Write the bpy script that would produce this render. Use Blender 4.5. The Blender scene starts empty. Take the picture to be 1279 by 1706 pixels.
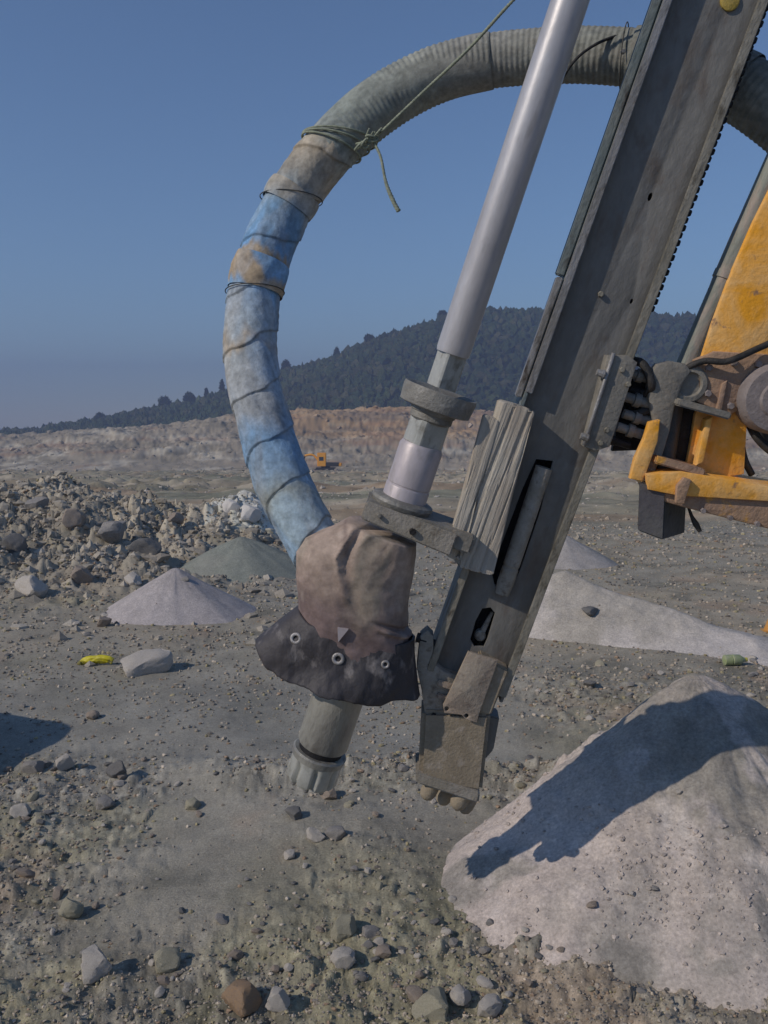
import bpy, bmesh, math, random
import numpy as np
from mathutils import Vector, Matrix

random.seed(7)
SC = bpy.context.scene
COL = SC.collection
# ------------------------------------------------------------------ camera, sky, sun, exposure
PITCH = math.radians(5.8); F = 1500.0; CAMH = 1.6
cam = bpy.data.cameras.new("camera"); camo = bpy.data.objects.new("camera", cam); COL.objects.link(camo)
camo.location = (0, 0, CAMH); camo.rotation_euler = (math.pi/2 - PITCH, 0, 0)
cam.sensor_fit = 'VERTICAL'; cam.sensor_height = 36.0; cam.lens = 36.0*F/1706.0
cam.clip_start = 0.05; cam.clip_end = 8000
SC.camera = camo
SUN = np.array([1.23, 0.72, -1.0]); SUN = SUN/np.linalg.norm(SUN)       # direction the light travels
el = math.asin(-SUN[2]); az = math.atan2(-SUN[0], -SUN[1])
world = bpy.data.worlds.new("World"); SC.world = world; world.use_nodes = True
wn = world.node_tree; wn.nodes.clear()
sky = wn.nodes.new("ShaderNodeTexSky"); sky.sky_type = 'NISHITA'; sky.sun_disc = False
sky.sun_elevation = el; sky.sun_rotation = az
sky.air_density = 1.0; sky.dust_density = 0.0; sky.ozone_density = 6.0; sky.altitude = 0
bg = wn.nodes.new("ShaderNodeBackground"); bg.inputs[1].default_value = 0.084
wo = wn.nodes.new("ShaderNodeOutputWorld")
wn.links.new(sky.outputs[0], bg.inputs[0]); wn.links.new(bg.outputs[0], wo.inputs[0])
sl = bpy.data.lights.new("sun", 'SUN'); sl.energy = 2.45; sl.angle = math.radians(0.6); sl.color = (1.0, 0.90, 0.79)
so = bpy.data.objects.new("sun", sl); COL.objects.link(so)
so.rotation_euler = Vector(SUN).to_track_quat('-Z', 'Y').to_euler(); so.location = (-4, -3, 6)
SC.view_settings.view_transform = 'Standard'; SC.view_settings.look = 'None'
SC.view_settings.exposure = 0.14; SC.view_settings.gamma = 1.0
SC.view_settings.use_curve_mapping = False
SC.cycles.max_bounces = 5; SC.cycles.volume_bounces = 1

# ------------------------------------------------------------------ pixel ray helpers (used to work out real positions)
cC = np.array([0, 0, CAMH]); cR = np.array([1., 0, 0])
cF = np.array([0, math.cos(PITCH), -math.sin(PITCH)]); cU = np.array([0, math.sin(PITCH), math.cos(PITCH)])
def ray(x, y): return cF + cR*(x-639.5)/F - cU*(y-853)/F
def at(x, y, d): return cC + d*ray(x, y)
def tt(py): return math.cos(PITCH)*(py-853)/F + math.sin(PITCH)

# ------------------------------------------------------------------ numpy noise
def _h(ix, iy, iz, s):
    n = (ix.astype(np.int64)*374761393 + iy.astype(np.int64)*668265263 + iz.astype(np.int64)*2147483647 + s*974634777) & 0x7fffffff
    n = ((n ^ (n >> 13))*1274126177) & 0x7fffffff
    n = ((n ^ (n >> 15))*668265263) & 0x7fffffff
    return ((n ^ (n >> 16)) & 0xffffff)/float(0xffffff)
def vn(x, y, s=0, z=None):
    ix = np.floor(x); iy = np.floor(y); fx = x-ix; fy = y-iy
    fx = fx*fx*fx*(fx*(fx*6-15)+10); fy = fy*fy*fy*(fy*(fy*6-15)+10)
    ix = ix.astype(np.int64); iy = iy.astype(np.int64)
    if z is None:
        o = np.zeros_like(ix)
        a = _h(ix, iy, o, s); b = _h(ix+1, iy, o, s); c = _h(ix, iy+1, o, s); d = _h(ix+1, iy+1, o, s)
        return ((a*(1-fx)+b*fx)*(1-fy) + (c*(1-fx)+d*fx)*fy)*2-1
    iz = np.floor(z); fz = z-iz; iz = iz.astype(np.int64); fz = fz*fz*(3-2*fz)
    r = []
    for k in (0, 1):
        q = iz+k
        a = _h(ix, iy, q, s); b = _h(ix+1, iy, q, s); c = _h(ix, iy+1, q, s); d = _h(ix+1, iy+1, q, s)
        r.append((a*(1-fx)+b*fx)*(1-fy) + (c*(1-fx)+d*fx)*fy)
    return (r[0]*(1-fz)+r[1]*fz)*2-1
def fbm(x, y, s=0, o=4, z=None, g=0.5):
    t = 0; a = 1.0; f = 1.0; n = 0
    for i in range(o):
        t = t + a*vn(x*f+17.3*i, y*f-9.1*i, s+i, None if z is None else z*f); n += a; a *= g; f *= 2.03
    return t/n
def worley(x, y, s=0):
    """returns nearest distance and a random value of the nearest cell"""
    ix = np.floor(x).astype(np.int64); iy = np.floor(y).astype(np.int64); o = np.zeros_like(ix)
    best = np.full(x.shape, 9.0); sec = np.full(x.shape, 9.0); val = np.zeros(x.shape)
    for dx in (-1, 0, 1):
        for dy in (-1, 0, 1):
            jx = ix+dx; jy = iy+dy
            px = jx + _h(jx, jy, o, s); py = jy + _h(jx, jy, o, s+51)
            d = np.sqrt((x-px)**2 + (y-py)**2); v = _h(jx, jy, o, s+97)
            m = d < best; sec = np.where(m, best, np.minimum(sec, d)); val = np.where(m, v, val); best = np.where(m, d, best)
    return best, sec, val
def ss(a, b, x):
    t = np.clip((x-a)/(b-a), 0, 1); return t*t*(3-2*t)

# ------------------------------------------------------------------ scene helpers
def tag(o, label=None, cat=None, group=None, kind=None):
    for k, v in (('label', label), ('category', cat), ('group', group), ('kind', kind)):
        if v: o[k] = v
    return o
def empty(name, loc, label=None, cat=None, group=None):
    o = bpy.data.objects.new(name, None); COL.objects.link(o); o.location = loc; o.empty_display_size = 0.1
    return tag(o, label, cat, group)
def mesh(name, V, Fc, mat, parent=None, smooth=None, lc=None, cols=None, loc=None):
    """V in world (or parent) coordinates; parent given -> stored relative to the parent's origin"""
    V = np.asarray(V, float)
    off = np.array(parent.matrix_basis.translation) if parent is not None else (np.array(loc) if loc is not None else np.zeros(3))
    if parent is not None and parent.parent is not None: off = off + np.array(parent.parent.matrix_basis.translation)
    L = V - off
    me = bpy.data.meshes.new(name)
    if isinstance(Fc, np.ndarray):
        k = Fc.shape[1]; n = len(Fc)
        me.vertices.add(len(L)); me.vertices.foreach_set('co', L.astype(np.float32).ravel())
        me.loops.add(n*k); me.loops.foreach_set('vertex_index', Fc.astype(np.int32).ravel())
        me.polygons.add(n); me.polygons.foreach_set('loop_start', np.arange(0, n*k, k, dtype=np.int32))
        me.update(calc_edges=True)
    else:
        me.from_pydata([tuple(v) for v in L], [], [tuple(int(i) for i in f) for f in Fc]); me.update()
    if smooth is None: me.polygons.foreach_set('use_smooth', [False]*len(me.polygons))
    else:
        me.polygons.foreach_set('use_smooth', [True]*len(me.polygons))
        if smooth < 179: me.set_sharp_from_angle(angle=math.radians(smooth))
    if lc is not None:
        a = me.attributes.new('lc', 'FLOAT_VECTOR', 'POINT'); a.data.foreach_set('vector', np.asarray(lc, np.float32).ravel())
    if cols is not None:
        a = me.attributes.new('col', 'FLOAT_COLOR', 'POINT')
        c = np.ones((len(L), 4), np.float32); c[:, :3] = cols; a.data.foreach_set('color', c.ravel())
    if mat is not None: me.materials.append(mat)
    o = bpy.data.objects.new(name, me); COL.objects.link(o)
    if parent is not None: o.parent = parent
    elif loc is not None: o.location = loc
    return o

# ------------------------------------------------------------------ materials
def nodes(name):
    m = bpy.data.materials.new(name); m.use_nodes = True
    nt = m.node_tree; b = nt.nodes['Principled BSDF']; return m, nt, b
def mixc(nt, f, a, b, mode='MIX'):
    n = nt.nodes.new('ShaderNodeMix'); n.data_type = 'RGBA'; n.blend_type = mode
    for i, v in ((0, f), (6, a), (7, b)):
        if isinstance(v, (int, float)): n.inputs[i].default_value = v
        elif isinstance(v, tuple): n.inputs[i].default_value = (*v, 1)
        else: nt.links.new(v, n.inputs[i])
    return n.outputs[2]
def noise(nt, vec, scale, detail=4, rough=0.55, dist=0.0, lo=0.35, hi=0.65):
    n = nt.nodes.new('ShaderNodeTexNoise'); n.inputs['Scale'].default_value = scale
    n.inputs['Detail'].default_value = detail; n.inputs['Roughness'].default_value = rough; n.inputs['Distortion'].default_value = dist
    if vec is not None: nt.links.new(vec, n.inputs['Vector'])
    r = nt.nodes.new('ShaderNodeMapRange'); nt.links.new(n.outputs['Fac'], r.inputs[0])
    r.inputs[1].default_value = lo; r.inputs[2].default_value = hi
    return r.outputs[0]
def vecsrc(nt, attr=None, scale=(1, 1, 1)):
    if attr: a = nt.nodes.new('ShaderNodeAttribute'); a.attribute_name = attr; v = a.outputs['Vector']
    else: v = nt.nodes.new('ShaderNodeTexCoord').outputs['Object']
    mp = nt.nodes.new('ShaderNodeMapping'); nt.links.new(v, mp.inputs[0]); mp.inputs['Scale'].default_value = scale
    return mp.outputs[0]
def bump(nt, b, h, strength=0.3, dist=0.01):
    n = nt.nodes.new('ShaderNodeBump'); n.inputs['Strength'].default_value = strength; n.inputs['Distance'].default_value = dist
    nt.links.new(h, n.inputs['Height']); nt.links.new(n.outputs[0], b.inputs['Normal'])
def grime(name, base, dirt, third=None, scale=9, rough=0.7, metal=0.0, attr=None, stretch=(1, 1, 1), lo=0.38, hi=0.62, bstr=0.35, bd=0.004, tlo=.55, thi=.7, spec=.3):
    """worn surface: base colour broken by dust/dirt patches, a third colour in spots, fine relief"""
    m, nt, b = nodes(name)
    v = vecsrc(nt, attr, stretch)
    f1 = noise(nt, v, scale, 6, .62, .4, lo, hi)
    c = mixc(nt, f1, base, dirt)
    if third: c = mixc(nt, noise(nt, v, scale*2.3, 5, .6, .2, tlo, thi), c, third)
    fine = noise(nt, v, scale*9, 3, .6, 0, .25, .75)
    c = mixc(nt, 0.28, c, mixc(nt, fine, (.35, .35, .35), (1.0, 1.0, 1.0)), 'MULTIPLY')
    nt.links.new(c, b.inputs['Base Color'])
    b.inputs['Roughness'].default_value = rough; b.inputs['Metallic'].default_value = metal
    b.inputs['Specular IOR Level'].default_value = spec
    h = nt.nodes.new('ShaderNodeMath'); h.operation = 'ADD'; nt.links.new(fine, h.inputs[0]); nt.links.new(f1, h.inputs[1])
    bump(nt, b, h.outputs[0], bstr, bd)
    return m

def ground_mat(name, bs=.6, bd=.012, sc=60):
    m, nt, b = nodes(name)
    a = nt.nodes.new('ShaderNodeAttribute'); a.attribute_name = 'col'
    v = vecsrc(nt)
    n1 = noise(nt, v, sc, 5, .7, 0, .3, .7); n2 = noise(nt, v, sc*.15, 4, .6, 0, .3, .7)
    n3 = noise(nt, v, sc*.42, 5, .75, .3, .32, .68)
    c = mixc(nt, .5, a.outputs['Color'], mixc(nt, n1, (.40, .39, .38), (1.45, 1.45, 1.45)), 'MULTIPLY')
    c = mixc(nt, .35, c, mixc(nt, n3, (.55, .55, .56), (1.35, 1.33, 1.3)), 'MULTIPLY')
    c = mixc(nt, .25, c, mixc(nt, n2, (.6, .6, .62), (1.2, 1.18, 1.12)), 'MULTIPLY')
    nt.links.new(c, b.inputs['Base Color']); b.inputs['Roughness'].default_value = .95
    b.inputs['Specular IOR Level'].default_value = .1
    bump(nt, b, n1, bs, bd)
    return m
def rock_mat(name, c1, c2, c3, sc=14):
    m, nt, b = nodes(name)
    v = vecsrc(nt)
    oi = nt.nodes.new('ShaderNodeObjectInfo')
    mp = nt.nodes.new('ShaderNodeVectorMath'); mp.operation = 'ADD'; nt.links.new(v, mp.inputs[0])
    cm = nt.nodes.new('ShaderNodeVectorMath'); cm.operation = 'SCALE'; cm.inputs[3].default_value = 40
    nt.links.new(oi.outputs['Random'], cm.inputs[0]); nt.links.new(cm.outputs[0], mp.inputs[1]); v = mp.outputs[0]
    c = mixc(nt, noise(nt, v, sc, 6, .65, .5, .38, .62), c1, c2)
    c = mixc(nt, noise(nt, v, sc*2.7, 4, .6, 0, .55, .72), c, c3)
    fine = noise(nt, v, sc*8, 4, .7, 0, .25, .75)
    c = mixc(nt, .4, c, mixc(nt, fine, (.4, .4, .4), (1.15, 1.15, 1.15)), 'MULTIPLY')
    nt.links.new(c, b.inputs['Base Color']); b.inputs['Roughness'].default_value = .92
    b.inputs['Specular IOR Level'].default_value = .12
    hh = nt.nodes.new('ShaderNodeMath'); hh.operation = 'ADD'; nt.links.new(fine, hh.inputs[0]); nt.links.new(noise(nt, v, sc*1.6, 6, .7, .6, .2, .8), hh.inputs[1])
    bump(nt, b, hh.outputs[0], .6, .004)
    return m

# ------------------------------------------------------------------ terrain
RIM = ([-900, 0, 150, 300, 385, 480, 600, 700, 850, 1000, 1400, 2300], [738, 731, 722, 712, 697, 690, 686, 681, 694, 700, 700, 702])
def base_h(x, y):
    yy = np.maximum(y, .5)
    px = np.clip(x/yy*F + 639.5, -900, 2300)
    fall = np.clip((yy-12)/138, 0, 1)
    z = -6.9*fall**1.05
    z = z + .05*fbm(x*.6, y*.6, 3, 4)*ss(1, 3, yy) + .22*fbm(x*.12, y*.12, 9, 4)*ss(9, 30, yy)
    # streaked, lightly stepped pit floor in the middle distance
    z = z + .28*ss(18, 30, yy)*(1-ss(120, 150, yy))*fbm(x*.08, y*.25, 21, 4)
    # rubble ridge on the left
    z = z + .055*np.exp(-((y-3.86+.15*vn(x*2, y*0, 68))/.16)**2)*ss(-1.3, -.7, x)*(1-ss(.8, 1.1, x))*(1+.6*vn(x*5, y*5, 69))
    rid = .66*np.exp(-((y-11.6-.4*vn(x*.5, y*0, 5))/2.7)**2)*(1-ss(-4.6, -1.0, x))
    rid = rid*(1+.18*vn(x*.9, y*.9, 31))
    z = z + rid
    # pale broken hump behind the hose
    z = z + .52*np.exp(-(((x+1.80)/.62)**2 + ((y-12.2)/.9)**2))
    # far quarry wall with three benches
    u = y - 150 - 12*fbm(x*.02, y*0, 41, 3) - 1.8*fbm(x*.14, y*.12, 44, 4)
    tr = .22*ss(-14, 2, u) + .26*ss(0, 8, u) + .20*ss(8, 24, u) + .18*ss(20, 25, u) + .14*ss(24, 36, u)
    tm = np.cos(PITCH)*(np.interp(px, RIM[0], RIM[1])-853)/F + np.sin(PITCH)
    top = CAMH - tm*np.minimum(np.maximum(y, 150), 260)
    z = np.where(y > 120, z + (top-z)*tr, z)
    z = z + ss(146, 154, y)*(1-ss(196, 215, y))*(1.2*fbm(x*.22, y*.2, 47, 6, None, .62) + .9*(.5-np.abs(fbm(x*.35, y*.3, 49, 5, None, .6)))*1.0)
    return z
def rough_mask(x, y):
    """1 where rubble and clods lie, 0 on the smooth drilled dust"""
    fore = 1-ss(2.45, 3.25, y+.35*vn(x*1.2, y*1.2, 61)-.12*x)
    left = np.exp(-((y-11.0)/3.6)**2)*(1-ss(-3.6, .2, x+.5*vn(x*.8, y*.8, 62)))
    leftnear = (1-ss(-1.35, -.6, x))*(1-ss(3.9, 4.5, y))
    mid = .95*np.exp(-((y-3.85+.15*vn(x*2, y*0, 68))/.24)**2)*ss(-1.2, -.2, x)*(1-ss(1.0, 1.6, x))
    right = .6*ss(.6, 1.0, x)*np.exp(-((y-5.0)/.7)**2)
    far = .25*ss(14, 22, y)
    return np.clip(np.maximum.reduce([fore, left, leftnear*.8, mid, right, far]) + .22*ss(.1, .5, fbm(x*.9, y*.9, 66, 3)), 0, 1)
def detail_h(x, y):
    m = rough_mask(x, y)
    d1, s1, v1 = worley(x*9+.6*vn(x*14, y*14, 1), y*9, 11)
    d2, s2, v2 = worley(x*24+3, y*24, 13)
    near = 1-ss(5, 8, y)
    h = m*near*((.040*v1*v1*np.clip(1.1-d1*1.5, 0, 1) + .016*(s1-d1)*v1)*ss(1.9, 2.7, y) + .014*v2*np.clip(1-d2*1.4, 0, 1) + .032*np.abs(fbm(x*8, y*8, 75, 6, None, .6)))
    h = h + near*(.3+m)*.030*fbm(x*3.2, y*3.2, 71, 6, None, .6)
    # heaped broken rock on the ridge
    lm = m*ss(6.5, 8.5, y)*(1-ss(13.5, 17, y))
    d3, s3, v3 = worley(x*1.9+.4*vn(x*4, y*4, 2), y*1.5, 15); d4, s4, v4 = worley(x*4.6+.4*vn(x*9, y*9, 4), y*4.2, 16)
    d5, s5, v5 = worley(x*12, y*11, 18)
    h = h + lm*(.24*v3*v3*np.clip(1.05-d3*1.3, 0, 1) + .20*v4*np.clip(1-d4*1.3, 0, 1) + .10*v5*np.clip(1-d5*1.2, 0, 1) + .10*fbm(x*3, y*3, 76, 5) - .08)
    # far floor and wall
    fm = ss(13, 20, y)
    d6, s6, v6 = worley(x*.55, y*.35, 19)
    d7, s7, v7 = worley(x*1.6, y*1.1, 20)
    h = h + fm*(.09*fbm(x*.9, y*.7, 73, 5) + .16*v7*v7*np.clip(1-d7*1.5, 0, 1)*ss(-.2, .4, vn(x*.2, y*.12, 77))) + ss(20, 34, y)*.45*np.clip(.7-d6, 0, 1)*v6
    return h
# dust mounds: (centre x, y, height, radius, stretch toward x/y, rotation)
MOUNDS = {}
def ground_h(x, y): return base_h(x, y) + detail_h(x, y)
def surf_h(x, y):
    x = np.atleast_1d(np.asarray(x, float)); y = np.atleast_1d(np.asarray(y, float))
    z = ground_h(x, y)
    for k, fn in MOUNDS.items(): z = np.maximum(z, fn(x, y))
    return z
def mix3(a, b, t): return a*(1-t[:, None]) + b*t[:, None]
def C3(*c): return np.array(c)
def ground_cols(x, y, z):
    n1 = fbm(x*1.1, y*1.1, 81, 5); n2 = fbm(x*.35, y*.35, 82, 4); n3 = fbm(x*5, y*5, 83, 4); n4 = fbm(x*.5, y*1.6, 84, 5)
    far = ss(10, 18, y)
    c = np.tile(C3(.33, .305, .27), (len(x), 1))
    c = mix3(c, C3(.40, .345, .285), ss(-.1, .5, n1)*.8)
    c = mix3(c, C3(.26, .255, .25), ss(.0, .45, -n2)*.8)
    ol = ss(.12, .5, fbm(x*1.7, y*1.7, 85, 4)+.7*np.exp(-((x-1.0)/.6)**2-((y-4.8)/.7)**2)+.45*np.exp(-((x+.05)/.7)**2-((y-3.75)/.16)**2)+.4*np.exp(-((x+.9)/.5)**2-((y-3.5)/.3)**2))
    c = mix3(c, C3(.20, .19, .17), ss(.1, .5, fbm(x*4, y*4, 94, 4))*(1-far)*.8)
    c = mix3(c, C3(.29, .27, .155), ol*(1-far)*.5*np.clip(rough_mask(x, y)+.3, 0, 1))
    red = ss(.25, .6, fbm(x*2.2+4, y*2.2, 86, 4)); c = mix3(c, C3(.37, .28, .22), red*(1-far)*.6)
    # cool grey drilled fines in the middle
    fl = np.exp(-((y-4.6)/1.3)**2)*(1-ss(.0, 1.6, x)); c = mix3(c, C3(.285, .28, .275), fl*.75)
    c = c*(1+.25*n3)[:, None]
    d2, s2, v2 = worley(x*22+3, y*22, 13)
    nb = (1-ss(5, 7, y))*ss(.15, .6, rough_mask(x, y))
    c = c*(1+nb*(v2-.45)*.8*(d2 < .42))[:, None]
    # left ridge rubble, brownish greys with pale faces
    d3, s3, v3 = worley(x*4.6+.4*vn(x*9, y*9, 4), y*4.2, 16)
    rm = np.exp(-((y-11.0)/3.4)**2)*(1-ss(-2.6, .4, x))
    rc = mix3(np.tile(C3(.32, .29, .255), (len(x), 1)), C3(.54, .49, .43), ss(.55, 1, v3)); rc = mix3(rc, C3(.27, .25, .22), ss(.1, .4, fbm(x*3, y*3, 96, 4))*.6); c = mix3(c, rc, rm*.85)
    hp = np.exp(-(((x+1.75)/.7)**2 + ((y-12.0)/.9)**2)); c = mix3(c, C3(.74, .70, .64), ss(.25, .6, hp + .35*n3))
    # middle distance: pale green grey streaks
    fc = mix3(np.tile(C3(.32, .285, .225), (len(x), 1)), C3(.42, .365, .30), ss(-.2, .4, fbm(x*.1, y*.34, 87, 5)))
    fc = mix3(fc, C3(.25, .245, .20), ss(.05, .5, fbm(x*.07+3, y*.3, 88, 4)))
    fc = mix3(fc, C3(.36, .27, .20), ss(.15, .5, fbm(x*.12+3, y*.3, 97, 4))*.8)
    fc = fc*(1+.5*fbm(x*1.2, y*.9, 98, 5))[:, None]
    c = mix3(c, fc, ss(12, 18, y))
    # quarry wall
    px = x/np.maximum(y, .5)*F + 639.5
    w = ss(122, 136, y)
    wc = mix3(np.tile(C3(.35, .305, .255), (len(x), 1)), C3(.50, .455, .395), ss(.0, .35, fbm(x*.16, z*1.3, 89, 6, None, .6)))
    wc = mix3(wc, C3(.26, .23, .19), ss(.0, .35, fbm(x*.2, z*1.8, 90, 6, None, .6)))
    br = ss(380, 470, px + 60*vn(x*.1, z*.5, 92))*(1-ss(780, 900, px))*ss(-3.2, -1.0, z+.8*vn(x*.08, z, 99))
    wb = mix3(np.tile(C3(.46, .28, .14), (len(x), 1)), C3(.22, .14, .09), ss(-.2, .3, fbm(x*.05, z*1.6, 91, 5)))
    wb = mix3(wb, C3(.42, .32, .22), ss(.2, .5, fbm(x*.12, z*2.2, 95, 5)))
    wc = mix3(wc, wb, br*.62)
    rd = ss(.15, .45, fbm(x*.09, z*1.1, 93, 4)); wc = mix3(wc, C3(.34, .21, .15), rd*.5)
    c = mix3(c, wc, w)
    return np.clip(c*np.array([1.11, 1.10, .99]), .02, .7)

# mound shape functions ------------------------------------------------
def cone(cx, cy, H, rx, ry, rot=0, power=1.12, seed=0, wob=.08, cap=None, rfun=None, rnd=.0022):
    cr, sr = math.cos(rot), math.sin(rot)
    bz = float(base_h(np.array([cx]), np.array([cy]))[0])
    def fn(x, y):
        dx = x-cx; dy = y-cy
        if cap is not None:
            L = math.hypot(*cap); ux, uy = cap[0]/L, cap[1]/L
            s = np.clip(dx*ux+dy*uy, 0, L); q = s/L; dx = dx-ux*s; dy = dy-uy*s
        else: q = 0
        a = dx*cr+dy*sr; b = -dx*sr+dy*cr
        r = np.sqrt((a/rx)**2+(b/ry)**2+1e-9)
        th = np.arctan2(b, a)
        if rfun is not None: r = r/np.interp(np.degrees(np.arctan2(dy, dx)) % 360, rfun[0], rfun[1])
        r = r*(1+wob*vn(np.cos(th)*1.7+seed, np.sin(th)*1.7, seed+7)) /(1-.45*q)
        rr = np.sqrt(r*r+rnd)
        rn = .022*fbm(np.cos(th)*6+seed, np.sin(th)*6, seed+3, 4, z=r*1.3)*np.clip(r*2.5, 0, 1)
        h = H*(1-.85*q)*(1-rr**(1/power)+rn)
        return bz + h + .012*fbm(x*4, y*4, seed+9, 5)*np.clip(1.3-r, 0, 1)
    return fn
def mound(fn, cx, cy, R, mat, colfn, label, n=160, name='dust_mound', stretch=(1, 1)):
    th = np.linspace(0, 2*np.pi, n, endpoint=False); rr = np.linspace(0, 1, int(n*.75))**.9*R
    T, Q = np.meshgrid(th, rr); x = (cx+Q*np.cos(T)*stretch[0]).ravel(); y = (cy+Q*np.sin(T)*stretch[1]).ravel()
    z = fn(x, y); g = ground_h(x, y); z = np.maximum(z, g-.06)
    m = len(rr); idx = np.arange(m*n).reshape(m, n)
    a = idx[:-1]; b = np.roll(a, -1, 1); d = idx[1:]; c = np.roll(d, -1, 1)
    f = np.stack([a.ravel(), d.ravel(), c.ravel(), b.ravel()], 1)
    V = np.stack([x, y, z], 1)
    o = mesh(name, V, f, mat, smooth=180, cols=colfn(x, y, z), loc=(cx, cy, float(g.mean())))
    return tag(o, label, 'mound')

M_ground = ground_mat('rubble_ground', .4, .006, 130)
M_dust = ground_mat('fine_dust', .35, .006, 90)

def polar_sheet(name, azs, rs, hfn, mat, cf, kind='structure'):
    A, Rr = np.meshgrid(azs, rs); x = (Rr*np.sin(A)).ravel(); y = (Rr*np.cos(A)).ravel()
    z = hfn(x, y); m, n = A.shape; idx = np.arange(m*n).reshape(m, n)
    f = np.stack([idx[:-1, :-1].ravel(), idx[:-1, 1:].ravel(), idx[1:, 1:].ravel(), idx[1:, :-1].ravel()], 1)
    o = mesh(name, np.stack([x, y, z], 1), f, mat, smooth=180, cols=cf(x, y, z)); return tag(o, kind=kind)
D = math.radians
azs = np.concatenate([np.linspace(D(-62), D(-29), 50, endpoint=False), np.linspace(D(-29), D(29), 760), np.linspace(D(29), D(62), 51)[1:]])
rs = np.concatenate([np.exp(np.linspace(math.log(.9), math.log(140), 820, endpoint=False)), np.linspace(140, 262, 170)])
polar_sheet('ground', azs, rs, ground_h, M_ground, ground_cols)
def coarse_h(x, y):
    return np.where(np.hypot(x, y) > 60, -9.6, base_h(x, np.maximum(y, .5))*ss(0, 1, y) - .35)
polar_sheet('terrain', np.linspace(-math.pi, math.pi, 121), np.concatenate([[0.01], np.exp(np.linspace(math.log(.5), math.log(1400), 80))]),
            coarse_h, M_ground, lambda x, y, z: np.tile(C3(.23, .22, .2), (len(x), 1)))

# ------------------------------------------------------------------ dust mounds
def col_big(x, y, z):
    n1 = fbm(x*3, y*3, 201, 5); n2 = fbm(x*1.2, y*1.2, 203, 4)
    c = np.tile(C3(.58, .50, .44), (len(x), 1))
    c = mix3(c, C3(.38, .35, .305), ss(-.1, .3, n2)*.9)
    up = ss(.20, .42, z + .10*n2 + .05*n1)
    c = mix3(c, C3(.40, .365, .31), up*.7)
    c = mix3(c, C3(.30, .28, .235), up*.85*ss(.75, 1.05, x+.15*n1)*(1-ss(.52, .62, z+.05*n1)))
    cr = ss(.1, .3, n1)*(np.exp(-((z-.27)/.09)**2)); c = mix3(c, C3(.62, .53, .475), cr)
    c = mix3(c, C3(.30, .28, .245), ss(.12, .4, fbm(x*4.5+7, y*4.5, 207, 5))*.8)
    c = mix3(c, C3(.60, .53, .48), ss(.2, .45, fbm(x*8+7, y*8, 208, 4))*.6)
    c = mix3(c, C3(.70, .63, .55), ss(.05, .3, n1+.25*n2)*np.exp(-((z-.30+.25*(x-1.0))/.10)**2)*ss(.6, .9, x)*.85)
    c = c*(1+.20*fbm(x*14, y*14, 205, 4))[:, None]
    return np.clip(c, .03, .7)
f1 = cone(1.17, 3.30, .72, 1, 1, 0, 1.05, 3, .09, rfun=([0, 45, 90, 120, 150, 175, 190, 205, 230, 270, 315, 360], [1.05, .95, .82, .74, .70, .76, .92, 1.04, 1.06, .98, 1.08, 1.05]), rnd=.008)
def fbig(x, y):
    z = f1(x, y); n = fbm(x*5, y*5, 211, 5)
    m = np.exp(-((z-.22)/.13)**2)*ss(-.1, .3, fbm(x*2.4, y*2.4, 213, 4)+.12)*ss(.45, .8, x)
    d, s, v = worley(x*13, y*13, 214)
    d2, s2, v2 = worley(x*30, y*30, 215); w = np.clip((z-.02)/.05, 0, 1)
    return z + w*(.030*n*np.exp(-((z-.25)/.2)**2) + m*(.075*v*np.clip(1-d*1.4, 0, 1)+.030*v2*np.clip(1-d2*1.3, 0, 1)) + .012*np.maximum(fbm(x*9, y*9, 217, 5), -.1) + .006*fbm(x*22, y*22, 216, 4))
MOUNDS['a'] = fbig
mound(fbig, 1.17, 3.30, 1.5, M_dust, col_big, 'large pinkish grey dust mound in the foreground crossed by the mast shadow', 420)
def simple_col(a, b, sd):
    def f(x, y, z):
        c = mix3(np.tile(C3(*a), (len(x), 1)), C3(*b), ss(-.2, .4, fbm(x*2, y*2, sd, 4))); return np.clip(c*(1+.12*fbm(x*12, y*12, sd+3, 3))[:, None], .03, .7)
    return f
fA = cone(-1.77, 7.55, .36, .62, .58, 0, 1.0, 11, .10); MOUNDS['b'] = fA
mound(fA, -1.77, 7.55, .85, M_dust, simple_col((.50, .455, .435), (.42, .385, .37), 221), 'pale pink grey cone of drill dust above the yellow strip', 150)
fB = cone(-1.52, 9.5, .36, .80, .70, 0, .9, 17, .12); MOUNDS['c'] = fB
mound(fB, -1.52, 9.5, 1.1, M_dust, simple_col((.27, .285, .245), (.31, .315, .27), 231), 'dull green grey cone of dust right behind the pale one', 130)
fC = cone(1.42, 6.95, .42, .72, .62, 0, .95, 23, .15, cap=(1.15, -.75))
fC0 = fC
fC = lambda x, y: fC0(x, y) + .05*np.clip((fC0(x, y)-base_h(x, y))/.1, 0, 1)*fbm(x*2.2, y*2.2, 245, 5)
MOUNDS['d'] = fC
mound(fC, 1.85, 6.6, 1.9, M_dust, simple_col((.60, .55, .50), (.44, .405, .35), 241), 'long spread pale dust heap tapering to the right of the mast foot', 240, stretch=(1, .8))
fD = cone(2.0, 10.1, .33, .62, .55, 0, .95, 29, .1); MOUNDS['e'] = fD
mound(fD, 2.0, 10.1, .9, M_dust, simple_col((.42, .39, .36), (.33, .32, .29), 251), 'small smooth grey dust cone beside the mast, behind the spread heap', 110)
fE = cone(-2.86, 3.95, .98, .95, 1.0, 0, 1.0, 37, .1); MOUNDS['f'] = fE  # heap out of view, added to throw the shade at the left edge
mound(fE, -2.86, 3.95, 1.2, M_dust, simple_col((.26, .25, .24), (.22, .22, .22), 261), 'unseen tall grey heap added past the left edge to cast a shadow', 90)

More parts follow.
